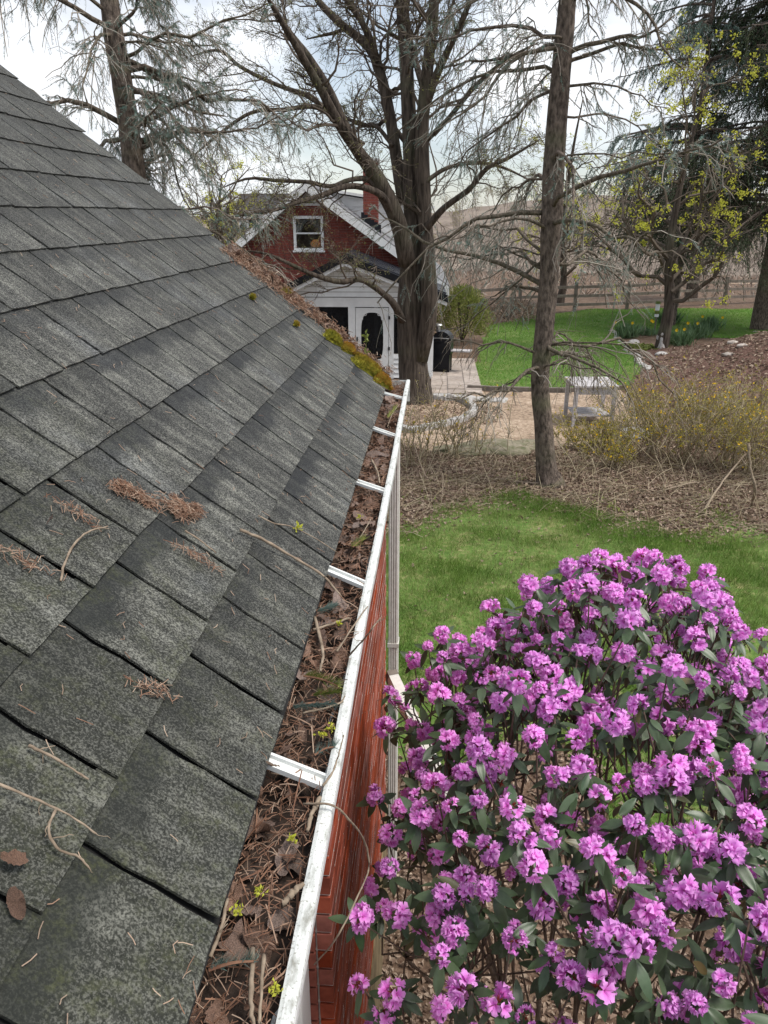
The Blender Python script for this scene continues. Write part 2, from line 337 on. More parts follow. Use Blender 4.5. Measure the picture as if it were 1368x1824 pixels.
def shinglem():
    m, t, o = nodes('slate_shingle'); geo = N(t, 'ShaderNodeNewGeometry').outputs['Position']
    ob = N(t, 'ShaderNodeTexCoord').outputs['Object']; rnd = N(t, 'ShaderNodeObjectInfo').outputs['Random']
    g1 = noise(t, geo, 290, 2, .75); g2 = noise(t, geo, 110, 4, .7); g3 = noise(t, geo, 14, 5, .6)
    base = ramp(t, g1, [(.4, (.007, .0075, .0078)), (.5, (.03, .031, .03)), (.61, (.26, .26, .235))])
    base = mixc(t, .4, base, ramp(t, g2, [(.38, (.01, .011, .012)), (.62, (.09, .09, .086))]))
    # lichen streaks that run down each tab
    off = N(t, 'ShaderNodeCombineXYZ', {0: mathn(t, 'MULTIPLY', rnd, 37.0), 1: mathn(t, 'MULTIPLY', rnd, 13.0), 2: 0.0}).outputs[0]
    v = N(t, 'ShaderNodeVectorMath', {0: ob, 1: off}, operation='ADD').outputs[0]
    st = noise(t, N(t, 'ShaderNodeMapping', {'Vector': v, 'Scale': (26, 7, 1)}).outputs[0], 1.0, 4, .6)
    xyz = N(t, 'ShaderNodeSeparateXYZ', {0: ob}); wp = N(t, 'ShaderNodeSeparateXYZ', {0: geo})
    yy = mathn(t, 'ADD', xyz.outputs[1], mathn(t, 'MULTIPLY', mathn(t, 'SUBTRACT', g3, .5), .11))
    low = N(t, 'ShaderNodeMapRange', {0: wp.outputs[2], 1: 4.35, 2: 2.9, 3: .12, 4: 1.0}).outputs[0]
    sm = ramp(t, st, [(.46, (0, 0, 0)), (.68, (1, 1, 1))])
    gr = mathn(t, 'MULTIPLY', ramp(t, g2, [(.36, (.3, .3, .3)), (.6, (1, 1, 1))]), ramp(t, g1, [(.4, (.12, .12, .12)), (.56, (1, 1, 1))]))
    lf = mathn(t, 'MULTIPLY', mathn(t, 'MULTIPLY', mathn(t, 'MULTIPLY', sm, gr), low), .88)
    col = mixc(t, lf, base, (.4, .4, .35))
    # pale lichen bloom
    bl = ramp(t, noise(t, geo, 3.2, 4, .6), [(.56, (0, 0, 0)), (.72, (1, 1, 1))])
    col = mixc(t, mathn(t, 'MULTIPLY', mathn(t, 'MULTIPLY', bl, gr), .38), col, (.36, .38, .4))
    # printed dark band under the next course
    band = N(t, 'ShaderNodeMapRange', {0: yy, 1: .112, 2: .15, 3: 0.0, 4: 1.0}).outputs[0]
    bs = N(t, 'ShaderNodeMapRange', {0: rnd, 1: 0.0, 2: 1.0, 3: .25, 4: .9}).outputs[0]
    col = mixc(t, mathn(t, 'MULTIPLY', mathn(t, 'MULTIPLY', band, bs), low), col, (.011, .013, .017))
    # green algae flecks, denser on the tabs at the near end of the eave
    near_f = N(t, 'ShaderNodeMapRange', {0: wp.outputs[1], 1: 1.75, 2: .6, 3: .06, 4: .8}).outputs[0]
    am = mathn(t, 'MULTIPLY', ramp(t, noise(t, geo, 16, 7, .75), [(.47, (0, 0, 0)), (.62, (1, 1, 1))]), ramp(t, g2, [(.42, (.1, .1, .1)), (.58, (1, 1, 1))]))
    col = mixc(t, mathn(t, 'MULTIPLY', mathn(t, 'MULTIPLY', near_f, am), .8), col, mixc(t, g1, (.012, .015, .005), (.15, .165, .06)))
    col = mixc(t, mathn(t, 'MULTIPLY', near_f, .55), col, mixc(t, g1, (.008, .01, .005), (.05, .055, .032)))  # whole tab also darkened towards the near end of the eave
    h = N(t, 'ShaderNodeHueSaturation', {'Value': N(t, 'ShaderNodeMapRange', {0: rnd, 3: .66, 4: .92}).outputs[0], 'Color': col})
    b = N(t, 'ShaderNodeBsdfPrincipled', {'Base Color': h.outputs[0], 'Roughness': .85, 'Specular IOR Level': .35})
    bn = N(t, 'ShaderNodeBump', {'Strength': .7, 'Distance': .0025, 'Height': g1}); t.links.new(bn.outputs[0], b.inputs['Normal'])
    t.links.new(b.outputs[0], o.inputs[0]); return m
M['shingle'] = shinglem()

# ------------------------------------------------------------------ ground, lawns, gravel, path
def axis(pts): return np.unique(np.concatenate([np.arange(a, b, s) for a, b, s in pts]))
gx = axis([(-900, -60, 60), (-60, -10, 5), (-10, 16, .3), (16, 60, 4), (60, 901, 60)])
gy = axis([(-60, -4, 6), (-4, 36, .3), (36, 60, 3), (60, 1500, 60)])
X, Y = np.meshgrid(gx, gy, indexing='ij'); b = MB()
nx, ny = X.shape; idx = np.arange(nx * ny).reshape(nx, ny)
b.add(np.stack([X, Y, gz(X, Y)], -1), np.stack([idx[:-1, :-1], idx[1:, :-1], idx[1:, 1:], idx[:-1, 1:]], -1).reshape(-1, 4))
g = b.build('ground', M['ground'], smooth=True, kind='structure'); g['label'] = 'brown leaf covered soil around the buildings'
def inpoly(x, y, poly):
    r = np.zeros(np.shape(x), bool); n = len(poly)
    for i in range(n):
        x1, y1 = poly[i]; x2, y2 = poly[(i + 1) % n]
        c = ((y1 > y) != (y2 > y)) & (x < (x2 - x1) * (y - y1) / (y2 - y1 + 1e-12) + x1); r ^= c
    return r
def sheet(name, mask, x0, x1, y0, y1, s, dz, mat, label):
    xs = np.arange(x0, x1 + s, s); ys = np.arange(y0, y1 + s, s); X, Y = np.meshgrid(xs, ys, indexing='ij')
    nx, ny = X.shape; idx = np.arange(nx * ny).reshape(nx, ny)
    m = mask(X[:-1, :-1] + s / 2, Y[:-1, :-1] + s / 2)
    F = np.stack([idx[:-1, :-1], idx[1:, :-1], idx[1:, 1:], idx[:-1, 1:]], -1)[m]
    used = np.unique(F); mp_ = -np.ones(nx * ny, int); mp_[used] = np.arange(len(used))
    V = np.stack([X, Y, gz(X, Y) + dz], -1).reshape(-1, 3)[used]
    b = MB(); b.add(V, mp_[F]); o = b.build(name, mat, smooth=True, kind='structure'); o['label'] = label; return o
def yb(x): return 8.75 + 1.15 * np.exp(-((x - 1.2) / 1.1) ** 2) + .18 * np.sin(x * 2.2) + .12 * np.sin(x * 5.3 + 1)
def near_lawn(x, y):
    return (y < yb(x) + .3 * vnoise(x, y, 4, 1)) & (y > np.where(x > 1.3, 4.2, 5.1) + .45 * vnoise(x, y, 3, 2))
sheet('lawn', near_lawn, -9, 13, -3, 11, .12, .012, M['lawn'], 'shaggy green lawn between the garage and the trees')
def gp(pl): return [tuple(onground(*p)[:2]) for p in pl]
BL = gp([(838, 692), (1120, 692), (1148, 655), (1118, 620), (1092, 588)]) + [(8.0, 27.0), (10.5, 26.5), (24, 24), (30, 37.5)] + gp([(1060, 551), (940, 564), (872, 580), (850, 640)])
def back_lawn(x, y): return inpoly(x, y, BL)
sheet('back_lawn', back_lawn, 0, 31, 16, 39, .25, .012, M['lawn'], 'mown bright green lawn below the rail fence')
GR = gp([(700, 790), (770, 806), (860, 806), (950, 797), (1100, 790), (1140, 760), (1110, 697), (835, 697), (700, 712)])
def gravel(x, y): return inpoly(x + .1 * vnoise(x, y, 4, 5), y + .1 * vnoise(x, y, 5, 6), GR)
sheet('gravel_patio', gravel, -3, 7, 11, 20, .1, .022, M['gravel'], 'tan gravel patio around the big maple')
def mulch(x, y): return (2.0 * np.exp(-((x - 10) ** 2 + (y - 19) ** 2) / 13.5) > .16 + .05 * vnoise(x, y, 3, 8)) & ~back_lawn(x, y)
sheet('mulch_mound', mulch, 3, 18, 11, 27, .15, .02, M['mulch'], 'dark bark mulch mound on the right')
pth = sheet('paved_path', lambda x, y: inpoly(x, y, gp([(772, 706), (828, 706), (826, 650), (768, 650)])), -1.5, 3, 15, 25, .1, .026, M['mortar'], 'paved path that leads to the grill')
a0 = gp([(774, 704)])[0]; me = MB().box((0, 0, 0), (.385, .385, .05)).mesh('paver', M['paver'])
for i in range(3):
    for j in range(12):
        x, y = a0[0] + .1 + i * .4, a0[1] + .2 + j * .4
        o = link('paver', me, pth); o.location = (x, y, float(gz(x, y)) + .028)
# hillside beyond the fence
hx = np.arange(-260, 300, 10.0); hy = np.concatenate([np.arange(42, 120, 6.0), np.arange(120, 620, 25.0)])
X, Y = np.meshgrid(hx, hy, indexing='ij')
def hillz(X, Y):
    t = np.clip((Y - 45) / 130, 0, 1); side = 1 / (1 + np.exp(-(X - 5) / 16))
    return -.45 + (t * t * (3 - 2 * t)) * (2.2 + 4.3 * side + 1.5 * np.sin(X * .06) + .8 * np.sin(X * .17 + Y * .05))
nx, ny = X.shape; idx = np.arange(nx * ny).reshape(nx, ny)
b = MB().add(np.stack([X, Y, hillz(X, Y)], -1), np.stack([idx[:-1, :-1], idx[1:, :-1], idx[1:, 1:], idx[:-1, 1:]], -1).reshape(-1, 4))
o = b.build('hillside', M['hill'], smooth=True, kind='structure'); o['label'] = 'brown brushy hillside beyond the fence'

# ------------------------------------------------------------------ the garage whose roof fills the left of the view
PHI = math.radians(38.1); EX, EZ, YE = -.247, 2.762, 4.0
U_ = np.array([0, 1.0, 0]); S_ = np.array([-math.cos(PHI), 0, math.sin(PHI)]); N_ = np.array([math.sin(PHI), 0, math.cos(PHI)])
E0 = np.array([EX, 0, EZ])
def rp3(y, s, n=0.0): return E0 + U_ * y + S_ * s + N_ * n
def onroof(px, py, off=.012):
    d = ray(px, py); k = ((E0 + N_ * off - CAM) @ N_) / (d @ N_); return CAM + d * k
gar = thing('brick_garage', 'red brick garage with mossy dark slate-look shingle roof in the foreground', 'garage', (0, 0, 0))
EXPO, TW, NC = .187, .203, 19
SL = NC * EXPO
b = MB(); c8 = [rp3(y, s, n) for n in (-.02, -.007) for y, s in ((-2.2, -.008), (YE - .01, -.008), (YE - .01, SL), (-2.2, SL))]
b.add(c8, [[0,3,2,1],[4,5,6,7],[0,1,5,4],[1,2,6,5],[2,3,7,6],[3,0,4,7]])
roof = b.build('roof', M['deck'], gar)
# far slope of the roof so that the building is whole
rx, rz_ = rp3(0, SL)[0], rp3(0, SL)[2]
b = MB(); b.prism([(rx, rz_), (rx, rz_ - .03), (rx - (EX - rx), EZ - .03), (rx - (EX - rx), EZ)], -2.2, YE - .01); b.build('far_slope', M['hroof'], gar)
tabs = []
for v in range(7):
    r = np.random.default_rng(100 + v); nx_, ny_ = 7, 6; gap = .0038 + .0018 * r.random()
    xs = np.linspace(-TW / 2 + gap, TW / 2 - gap, nx_); ys = np.linspace(0, EXPO + .03, ny_)
    X, Y = np.meshgrid(xs, ys, indexing='ij'); Z = .0082 - (.0056 * Y / (EXPO + .03))
    Y = Y + (np.arange(ny_) == 0)[None] * r.normal(scale=.0007, size=(nx_, 1))
    X = X + ((np.arange(nx_) == 0) | (np.arange(nx_) == nx_ - 1))[:, None] * r.normal(scale=.0011, size=(1, ny_))
    curl = (r.random() * .0025) * (1 - Y / .2).clip(0, 1) ** 2 * (np.abs(X) / .1) ** 2 + (r.random() * .002) * (1 - Y / .2).clip(0, 1) ** 3
    Z = Z + curl + r.normal(scale=.0005, size=X.shape)
    T = np.stack([X, Y, Z], -1); Bm = T - np.array([0, 0, .004]); V = np.concatenate([T.reshape(-1, 3), Bm.reshape(-1, 3)])
    idx = np.arange(nx_ * ny_).reshape(nx_, ny_); o_ = nx_ * ny_
    F = [np.stack([idx[:-1, :-1], idx[1:, :-1], idx[1:, 1:], idx[:-1, 1:]], -1).reshape(-1, 4)]
    for e in (idx[:, 0], idx[::-1, -1], idx[0, ::-1], idx[-1, :]): F.append(np.stack([e[1:], e[:-1], e[:-1] + o_, e[1:] + o_], -1))
    tabs.append((V, np.concatenate(F)))
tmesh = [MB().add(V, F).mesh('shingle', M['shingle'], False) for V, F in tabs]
cand = []; rest = MB()
for k in range(NC):
    y0 = .66 - 15 * TW + (TW / 2 if k % 2 else 0) + rng.normal(scale=.012)
    j = 0
    while True:
        a = y0 + j * TW; j += 1
        if a > YE: break
        e = min(a + TW, YE + .012); wd = e - a
        if wd < .03: continue
        s = k * EXPO + rng.normal(scale=.0012)
        p = rp3((a + e) / 2, s); q = rp3((a + e) / 2, s + .1)
        vis = bool(inframe(q, 60)); cand.append((np.linalg.norm(q - CAM), vis, p, wd / TW, rng.integers(7), rng.normal(scale=.006)))
vis = sorted([c for c in cand if c[1]], key=lambda c: c[0])
for c in vis[:300]:
    R = np.stack([U_, S_, N_], 1); ca, sa = math.cos(c[5]), math.sin(c[5])
    R = R @ np.array([[ca, -sa, 0], [sa, ca, 0], [0, 0, 1]])
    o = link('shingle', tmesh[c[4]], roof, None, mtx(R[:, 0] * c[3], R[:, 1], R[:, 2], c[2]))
rr = vis[300:] + [c for c in cand if not c[1]]
for c in rr:
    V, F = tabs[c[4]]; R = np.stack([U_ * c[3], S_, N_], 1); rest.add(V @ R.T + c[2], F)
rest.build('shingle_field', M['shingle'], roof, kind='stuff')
# rake edge strip, fascia, soffit
b = MB(); b.beam(rp3(YE + .004, -.005, -.03), rp3(YE + .004, SL, -.03), .022, .05, up=N_); b.build('rake_board', M['rakelichen'], gar)
MB().bb(-.293, -.271, -2.2, YE - .02, 2.6, 2.74).build('fascia', M['trim'], gar)
MB().bb(-.5, -.294, 1.36, YE - .03, 2.585, 2.6).build('soffit', M['trim'], gar)
WX, WY0, WY1 = -.247, 1.52, 3.8
# the wall body under the soffit
b = MB(); b.prism([(WX - .0014, .1), (WX - .0014, 2.58), (-6.2, 2.58), (-6.2, .1)], WY0 + .012, WY1 - .012)
b.prism([(-.45, -.9), (-.45, 2.58), (-6.2, 2.58), (-6.2, -.9)], -2.2, WY0 + .012)
wall = b.build('wall', M['mortar'], gar)
BH, BLn = .0677, .2032; bv = []
for v in range(4):
    r = np.random.default_rng(v); bb_ = MB().box((0, 0, 0), (.04, .193, .0575)); V = bb_.v[0]; bb_.v[0] = V + r.normal(scale=.0004, size=V.shape); bv.append(bb_.mesh('brick', M['brick']))
restb = MB(); bc = []
for k in range(36):
    z = .102 + BH * (k + .5); off = 0 if k % 2 else BLn / 2
    for j in range(-1, 13):
        a = max(WY0, WY0 + off + j * BLn); e = min(WY1, WY0 + off + (j + 1) * BLn)
        if e - a < .05: continue
        c = np.array([WX, (a + e) / 2, z]); px_, py_, _ = proj(c); lx = 632 - .182 * (py_ - 1220)
        bc.append((0 if (px_ > lx and 0 < py_ < 1900) else 1, np.linalg.norm(c - CAM), c, e - a))
for i, (hid, _, c, ln) in enumerate(sorted(bc, key=lambda q: q[:2])):
    dx = rng.normal(scale=.0003)
    if i < 300: o = link('brick', bv[i % 4], wall); o.location = (WX - .02 + dx, c[1], c[2]); o.scale = (1, (ln - .0095) / .193, 1)
    else: restb.box((WX - .02 + dx, c[1], c[2]), (.04, ln - .0095, .0575))
# return of the wall at the door opening (faces the camera)
for k in range(36):
    z = .102 + BH * (k + .5); a = WX - .045; e = a - (.05 if k % 2 else .10)
    restb.box(((a + e) / 2 + .0025, WY0 + .018, z), (abs(a - e) - .006, .04, .0575))
restb.build('brick_field', M['brick'], wall, kind='stuff')
MB().bb(-6.1, WX + .006, WY0 - .02, WY1, -1.0, .098).build('foundation', M['found'], gar)
MB().bb(-.47, WX - .066, WY0 - .12, WY0 - .004, -.9, 2.56).build('door_casing', M['trim'], gar)
b = MB(); b.prism([(WX - .3, 2.58), (rx, rz_ - .06), (-5.6, 2.58)], WY1 - .2, WY1 - .06); b.build('gable_wall', M['brick'], gar)

# ---- gutter
gut = thing('rain_gutter', 'white aluminium gutter packed with dead leaves along the garage eave', 'gutter', (-.22, 2, 2.65))
gut.location = (0, 0, 0)
prof = [(x + .022, z) for x, z in [(-.291, 2.738), (-.291, 2.635), (-.222, 2.635), (-.214, 2.66), (-.196, 2.685), (-.168, 2.705), (-.1575, 2.722), (-.1560, 2.744), (-.1572, 2.7495), (-.161, 2.752), (-.170, 2.7525), (-.1755, 2.7505), (-.176, 2.744), (-.172, 2.741), (-.164, 2.741), (-.164, 2.722), (-.175, 2.71), (-.203, 2.69), (-.22, 2.664), (-.228, 2.642), (-.285, 2.642), (-.285, 2.738)]]
ys = np.linspace(-2.2, YE - .02, 26); V = []; wob = .0016 * np.sin(ys * 3.1) + .001 * np.sin(ys * 7.7)
for y, wv in zip(ys, wob): V += [(x + wv, y, z + wv * .6 + .0018 * math.sin(y * 2.3)) for x, z in prof]
n = len(prof); F = [[k * n + i, k * n + (i + 1) % n, (k + 1) * n + (i + 1) % n, (k + 1) * n + i] for k in range(len(ys) - 1) for i in range(n)]
def gutterm():
    m, t, o = nodes('chalky_gutter_paint'); v = N(t, 'ShaderNodeNewGeometry').outputs['Position']
    f = noise(t, N(t, 'ShaderNodeMapping', {'Vector': v, 'Scale': (1, .35, 1)}).outputs[0], 60, 5, .6); g_ = noise(t, v, 260, 3, .6)
    col = ramp(t, f, [(.3, (.28, .28, .25)), (.46, (.6, .62, .6)), (.7, (.74, .75, .73))])
    col = mixc(t, mathn(t, 'MULTIPLY', ramp(t, g_, [(.56, (0, 0, 0)), (.68, (1, 1, 1))]), .75), col, (.2, .19, .15))
    b = N(t, 'ShaderNodeBsdfPrincipled', {'Base Color': col, 'Roughness': .5}); t.links.new(b.outputs[0], o.inputs[0]); return m
M['gutter'] = gutterm()
MB().add(V, F).build('trough', M['gutter'], gut)
MB().bb(-.267, -.136, YE - .022, YE - .018, 2.637, 2.748).build('end_cap', M['gutter'], gut)
hp = [(-.3, 0), (-.3, .004), (-.184, .004), (-.184, 0)]
hm = MB(); hm.bb(-.06, .06, -.0135, .0135, -.002, .0); hm.bb(-.06, .06, -.0135, -.0085, 0, .007); hm.bb(-.06, .06, .0085, .0135, 0, .007); hme = hm.mesh('hanger', M['white'])
HY_ = []
for px, py in ((522, 1380), (610, 1033), (653, 870), (677, 773), (696, 708)):
    y = atz(px, py, 2.745)[1]; HY_.append(y); o = link('hanger', hme, gut); o.location = (-.206, y, 2.752); o.rotation_euler = (0, .2, -.34 + .05 * rng.normal())

# ---- downspouts
ds = thing('downspout', 'tall ribbed beige downspout hanging from the far end of the gutter', 'downspout', (-.235, 3.74, 0)); ds.location = (0, 0, 0)
def corr(w_, d_, r=.004, ribs=4):
    pts = []
    for i in range(ribs * 4 + 1): pts.append((-w_ / 2 + w_ * i / (ribs * 4), -d_ / 2 - (r if i % 4 in (1, 2) else 0)))
    for i in range(1, 5): pts.append((w_ / 2 + (r if i in (2, 3) else 0), -d_ / 2 + d_ * i / 5))
    for i in range(ribs * 4 + 1): pts.append((w_ / 2 - w_ * i / (ribs * 4), d_ / 2))
    for i in range(1, 5): pts.append((-w_ / 2 - (r if i in (2, 3) else 0), d_ / 2 - d_ * i / 5))
    return pts
cs = corr(.052, .07); n = len(cs)
def pipe(z0, z1, cx, cy, shear=(0, 0)):
    V = [(cx + x + s * shear[0], cy + y + s * shear[1], z0 + (z1 - z0) * s) for s in (0, 1) for x, y in cs]
    F = [[i, (i + 1) % n, n + (i + 1) % n, n + i] for i in range(n)]; return MB().add(V, F)
pipe(-.6, 2.64, -.212, 3.93).build('pipe', M['downspout'], ds)
pipe(-.75, -.6, -.212 - .1, 4.0, (.1, -.07)).build('elbow', M['downspout'], ds)
MB().bb(-.245, -.18, 3.888, 3.972, 1.2, 1.225).build('strap', M['downspout'], ds)
el = thing('downspout_extension', 'short loose downspout length leaning beside the brick wall corner', 'downspout', (0, 0, 0))
p0 = at(697, 1203, 3.5); p1 = at(800, 1425, 2.8)
def pipe2(p0, p1, mb, k=1.0):
    t = nrm(p1 - p0); u = nrm(np.cross(t, [0, 0, 1.0])); v = np.cross(u, t)
    V = [p + u * x * k + v * y * k for p in (p0, p1) for x, y in cs]
    return mb.add(V, [[i, (i + 1) % n, n + (i + 1) % n, n + i] for i in range(n)])
pipe2(p0, p1, MB()).build('pipe', M['downspout'], el); pipe2(p0 - nrm(p1 - p0) * .004, p0 + nrm(p1 - p0) * .03, MB(), 1.06).build('dark_mouth', M['wood'], el)  # dark sleeve paints in the shade of the pipe's open top

# ------------------------------------------------------------------ brick house with porch
HX, HY = -3.47, 21.5
hs = thing('brick_house', 'dark red brick house with white rake boards, gable window and black-roofed porch', 'house', (HX, HY, -.3), math.radians(1.5))
RZ = 4.24 + .3; sl, sr = math.tan(math.radians(38.0)), math.tan(math.radians(34.6)); WL, WR, LEN = 3.3, 3.3, 8.5
b = MB(); b.prism([(-WL, 0), (-WL, RZ - WL * sl), (0, RZ - .02), (WR, RZ - WR * sr), (WR, 0)], 1.6, LEN)
b.prism([(-WL, 0), (-WL, RZ - WL * sl), (-.36, RZ - .02 - .36 * sl), (-.36, 0)], .012, .3); b.prism([(.36, 0), (.36, RZ - .02 - .36 * sr), (WR, RZ - WR * sr), (WR, 0)], .012, .3)
b.prism([(-.36, 0), (-.36, 2.99), (.36, 2.99), (.36, 0)], .012, .3); b.prism([(-.36, 3.8), (-.36, RZ - .02 - .36 * sl), (0, RZ - .02), (.36, RZ - .02 - .36 * sr), (.36, 3.8)], .012, .3)
b.bb(-WL, -WL + .2, .301, 1.599, 0, RZ - WL * sl); b.bb(WR - .2, WR, .301, 1.599, 0, RZ - WR * sr); hw = b.build('wall', M['housemortar'], hs)
b = MB(); z = 1.4; k = 0
while z < RZ - .35:
    lo = -(RZ - .16 - z) / sl; hi = (RZ - .16 - z) / sr; lo = max(lo, -WL); hi = min(hi, WR)
    x = lo
    first = True
    while x < hi:
        wd = (.1 if (first and k % 2) else .2032); first = False; e = min(x + wd, hi)
        cxm = (x + e) / 2
        if e - x > .04 and not (abs(cxm - (-.02)) < .36 and 3.4 - .44 < z < 3.4 + .40):
            if 3.4 + .46 < z < 3.4 + .62 and abs(cxm) < .44: pass
            else: b.box((cxm, .004, z + .034), (e - x - .012, .03, .056), None, rng.random() * .6)
        x = e
    z += .0677; k += 1
for i in range(13): b.box((-.44 + i * .0735, .003, 3.4 + .53), (.062, .032, .19), None, rng.random() * .6)
b.build('brick_courses', M['hbrick'], hw, kind='stuff')
# roof slabs, rakes
def slab(x0, z0, x1, z1, y0, y1, th): return MB().prism([(x0, z0), (x1, z1), (x1, z1 + th), (x0, z0 + th)], y0, y1)
oh = 3.75
rf = slab(0, RZ + .02, oh, RZ + .02 - oh * sr, -.34, LEN + .3, .11).build('roof', M['hroof'], hs)
slab(-oh, RZ + .02 - oh * sl, 0, RZ + .02, -.34, LEN + .3, .11).build('roof', M['hroof'], hs)
# shingle courses on the visible slope
b = MB()
for i in range(26):
    x0 = i * .145; b.add([(x0, -.345, RZ + .14 - x0 * sr), (x0 + .15, -.345, RZ + .152 - (x0 + .15) * sr), (x0 + .15, LEN, RZ + .152 - (x0 + .15) * sr), (x0, LEN, RZ + .14 - x0 * sr)], [[0, 1, 2, 3]])
b.build('shingle_courses', M['hroof'], rf, kind='stuff')
slab(0, RZ - .12, oh, RZ - .12 - oh * sr, -.36, -.342, .24).build('rake_board', M['trim'], hs)
slab(-oh, RZ - .12 - oh * sl, 0, RZ - .12, -.36, -.342, .24).build('rake_board', M['trim'], hs)
slab(0, RZ - .09, oh, RZ - .09 - oh * sr, -.318, 0, .02).build('soffit', M['trim'], hs)
slab(-oh, RZ - .09 - oh * sl, 0, RZ - .09, -.318, 0, .02).build('soffit', M['trim'], hs)
# louvred vent
v = MB().prism([(-.34, RZ - .46), (.34, RZ - .46), (0, RZ - .12)], -.03, .012).build('vent', M['trim'], hs)
MB().prism([(-.21, RZ - .42), (.21, RZ - .42), (0, RZ - .22)], -.036, -.029).build('vent_opening', M['dark'], v)
for i in range(4): MB().bb(-.19 + i * .045, .19 - i * .045, -.06, -.034, RZ - .415 + i * .05, RZ - .40 + i * .05).build('louvre', M['trim'], v)
# window
wz = 3.4; W2, H2 = .40, .43
b = MB()
for a in ((-W2, -W2 + .07, -H2, H2), (W2 - .07, W2, -H2, H2), (-W2 + .07, W2 - .07, H2 - .07, H2), (-W2 + .07, W2 - .07, -H2, -H2 + .06)): b.bb(a[0], a[1], -.035, .0, wz + a[2], wz + a[3])
win = b.build('window', M['trim'], hs)
b = MB(); b.bb(-W2 + .07, W2 - .07, -.02, .01, wz - .02, wz + .02); b.build('meeting_rail', M['trim'], win)
MB().bb(-W2 - .03, W2 + .03, -.06, .0, wz - H2 - .045, wz - H2 - .002).build('sill', M['trim'], win)
MB().bb(-W2 + .07, W2 - .07, -.006, -.002, wz + .021, wz + H2 - .07).build('pane', M['glass'], win)
MB().bb(-W2 + .07, W2 - .07, .0, .004, wz - H2 + .06, wz - .021).build('pane', M['glass'], win)
def drape(s):
    u = np.linspace(0, 1, 13); V = []
    for zf in np.linspace(0, 1, 7):
        wdt = .12 + .2 * zf ** 2
        for t in u: V.append((s * (W2 - .08 - t * wdt), .07 - .012 * math.sin(t * 25), wz - .0 + zf * .33))
    return MB().add(V, [[r * 13 + i, r * 13 + i + 1, (r + 1) * 13 + i + 1, (r + 1) * 13 + i] for r in range(6) for i in range(12)])
drape(1).build('curtain', M['curtain'], win); drape(-1).build('curtain', M['curtain'], win)
th_ = np.linspace(0, 2 * np.pi, 17)[:-1]
lm = MB(); pr = [(.05, 0), (.085, .02), (.1, .07), (.075, .13), (.045, .16)]
lm.add([(.14 + 1.5 * r * math.cos(t), .38 + r * math.sin(t), wz - .36 + 1.2 * zz) for r, zz in pr for t in th_], [[k * 16 + i, k * 16 + (i + 1) % 16, (k + 1) * 16 + (i + 1) % 16, (k + 1) * 16 + i] for k in range(4) for i in range(16)])
lm.build('lamp_shade', M['glow'], win)
# dormer and chimney
dm = MB(); dm.prism([(.45, RZ - .28), (.5, RZ - .13), (3.1, RZ - .52), (3.1, RZ - .13 - 2.6 * sr)], 1.7, 6.4); dmo = dm.build('dormer', M['siding'], hs)
for i in range(9):
    x0 = .75 + i * .0; zt = RZ - .32 - i * .17
    xl = min(max((RZ + .13 - zt) / sr + .05, .9), 2.9)
    if xl < 2.85: MB().bb(xl, 2.95, 1.672, 1.699, zt - .15, zt).build('siding_board', M['siding'], dmo)
MB().prism([(.35, RZ - .07), (.35, RZ - .0), (3.35, RZ - .46), (3.35, RZ - .53)], 1.5, 6.6).build('roof', M['trim'], dmo)
MB().beam((.5, 1.66, RZ - .2), (2.9, 1.66, RZ - .2 - 2.4 * sr + .14), .03, .1).build('corner_board', M['trim'], dmo)
ch = MB().bb(1.42, 1.8, .62, 1.05, RZ - 2.0, 5.15).build('chimney', M['housemortar'], hs); b = MB(); zz = RZ - 1.7; k = 0
while zz < 5.1:
    for x0, x1 in ((1.415, 1.607), (1.613, 1.805)) if k % 2 else ((1.415, 1.505), (1.511, 1.709), (1.715, 1.805)): b.bb(x0, x1, .61, .66, zz, zz + .057, rng.random() * .6)
    b.bb(1.78, 1.81, .665, 1.06, zz, zz + .057, rng.random() * .6); zz += .0677; k += 1
b.build('brick_courses', M['hbrick'], ch, kind='stuff')
MB().bb(1.37, 1.85, .57, 1.1, 5.15, 5.24).build('cap', M['palestone'], ch)
b = MB()
for i in range(6): b.bb(1.36 + i * .09, 1.45 + i * .09, .54, .6, RZ + .15 - (1.36 + i * .09) * sr - .06, RZ + .34 - (1.36 + i * .09) * sr - .02)
b.build('flashing', M['black'], ch)

# porch
pc = thing('porch', 'white sided porch with black metal gable roof and ornate screen door', 'porch', (-2.24, 19.3, -.3), math.radians(1.5))
PZ = 2.55 + .3; pl, pr_ = math.tan(math.radians(26)), math.tan(math.radians(20.5)); PL, PR = 2.35, 2.15
BMZ = 1.45 + .3       # underside of the beam
def prs(x0, z0, x1, z1, y0, y1, th, nm, m, par=pc): return slab(x0, z0, x1, z1, y0, y1, th).build(nm, m, par)
# roof with ribs
ro = prs(0, PZ + .1, PR + .3, PZ + .1 - (PR + .3) * pr_, -.32, 2.4, .03, 'roof', M['blackroof']); prs(-PL - .3, PZ + .1 - (PL + .3) * pl, 0, PZ + .1, -.32, 2.4, .03, 'roof', M['blackroof'])
for i in range(22):
    y = -.2 + i * .118; MB().beam((.02, y, PZ + .148), (PR + .28, y, PZ + .148 - (PR + .26) * pr_), .045, .03).build('rib', M['blackroof'], ro)
prs(0, PZ - .03, PR + .32, PZ - .03 - (PR + .32) * pr_, -.36, -.322, .17, 'edge_trim', M['black']); prs(-PL - .32, PZ - .03 - (PL + .32) * pl, 0, PZ - .03, -.36, -.322, .17, 'edge_trim', M['black'])
prs(0, PZ - .12, PR + .3, PZ - .12 - (PR + .3) * pr_, -.33, -.29, .09, 'fascia', M['trim']); prs(-PL - .3, PZ - .12 - (PL + .3) * pl, 0, PZ - .12, -.33, -.29, .09, 'fascia', M['trim'])
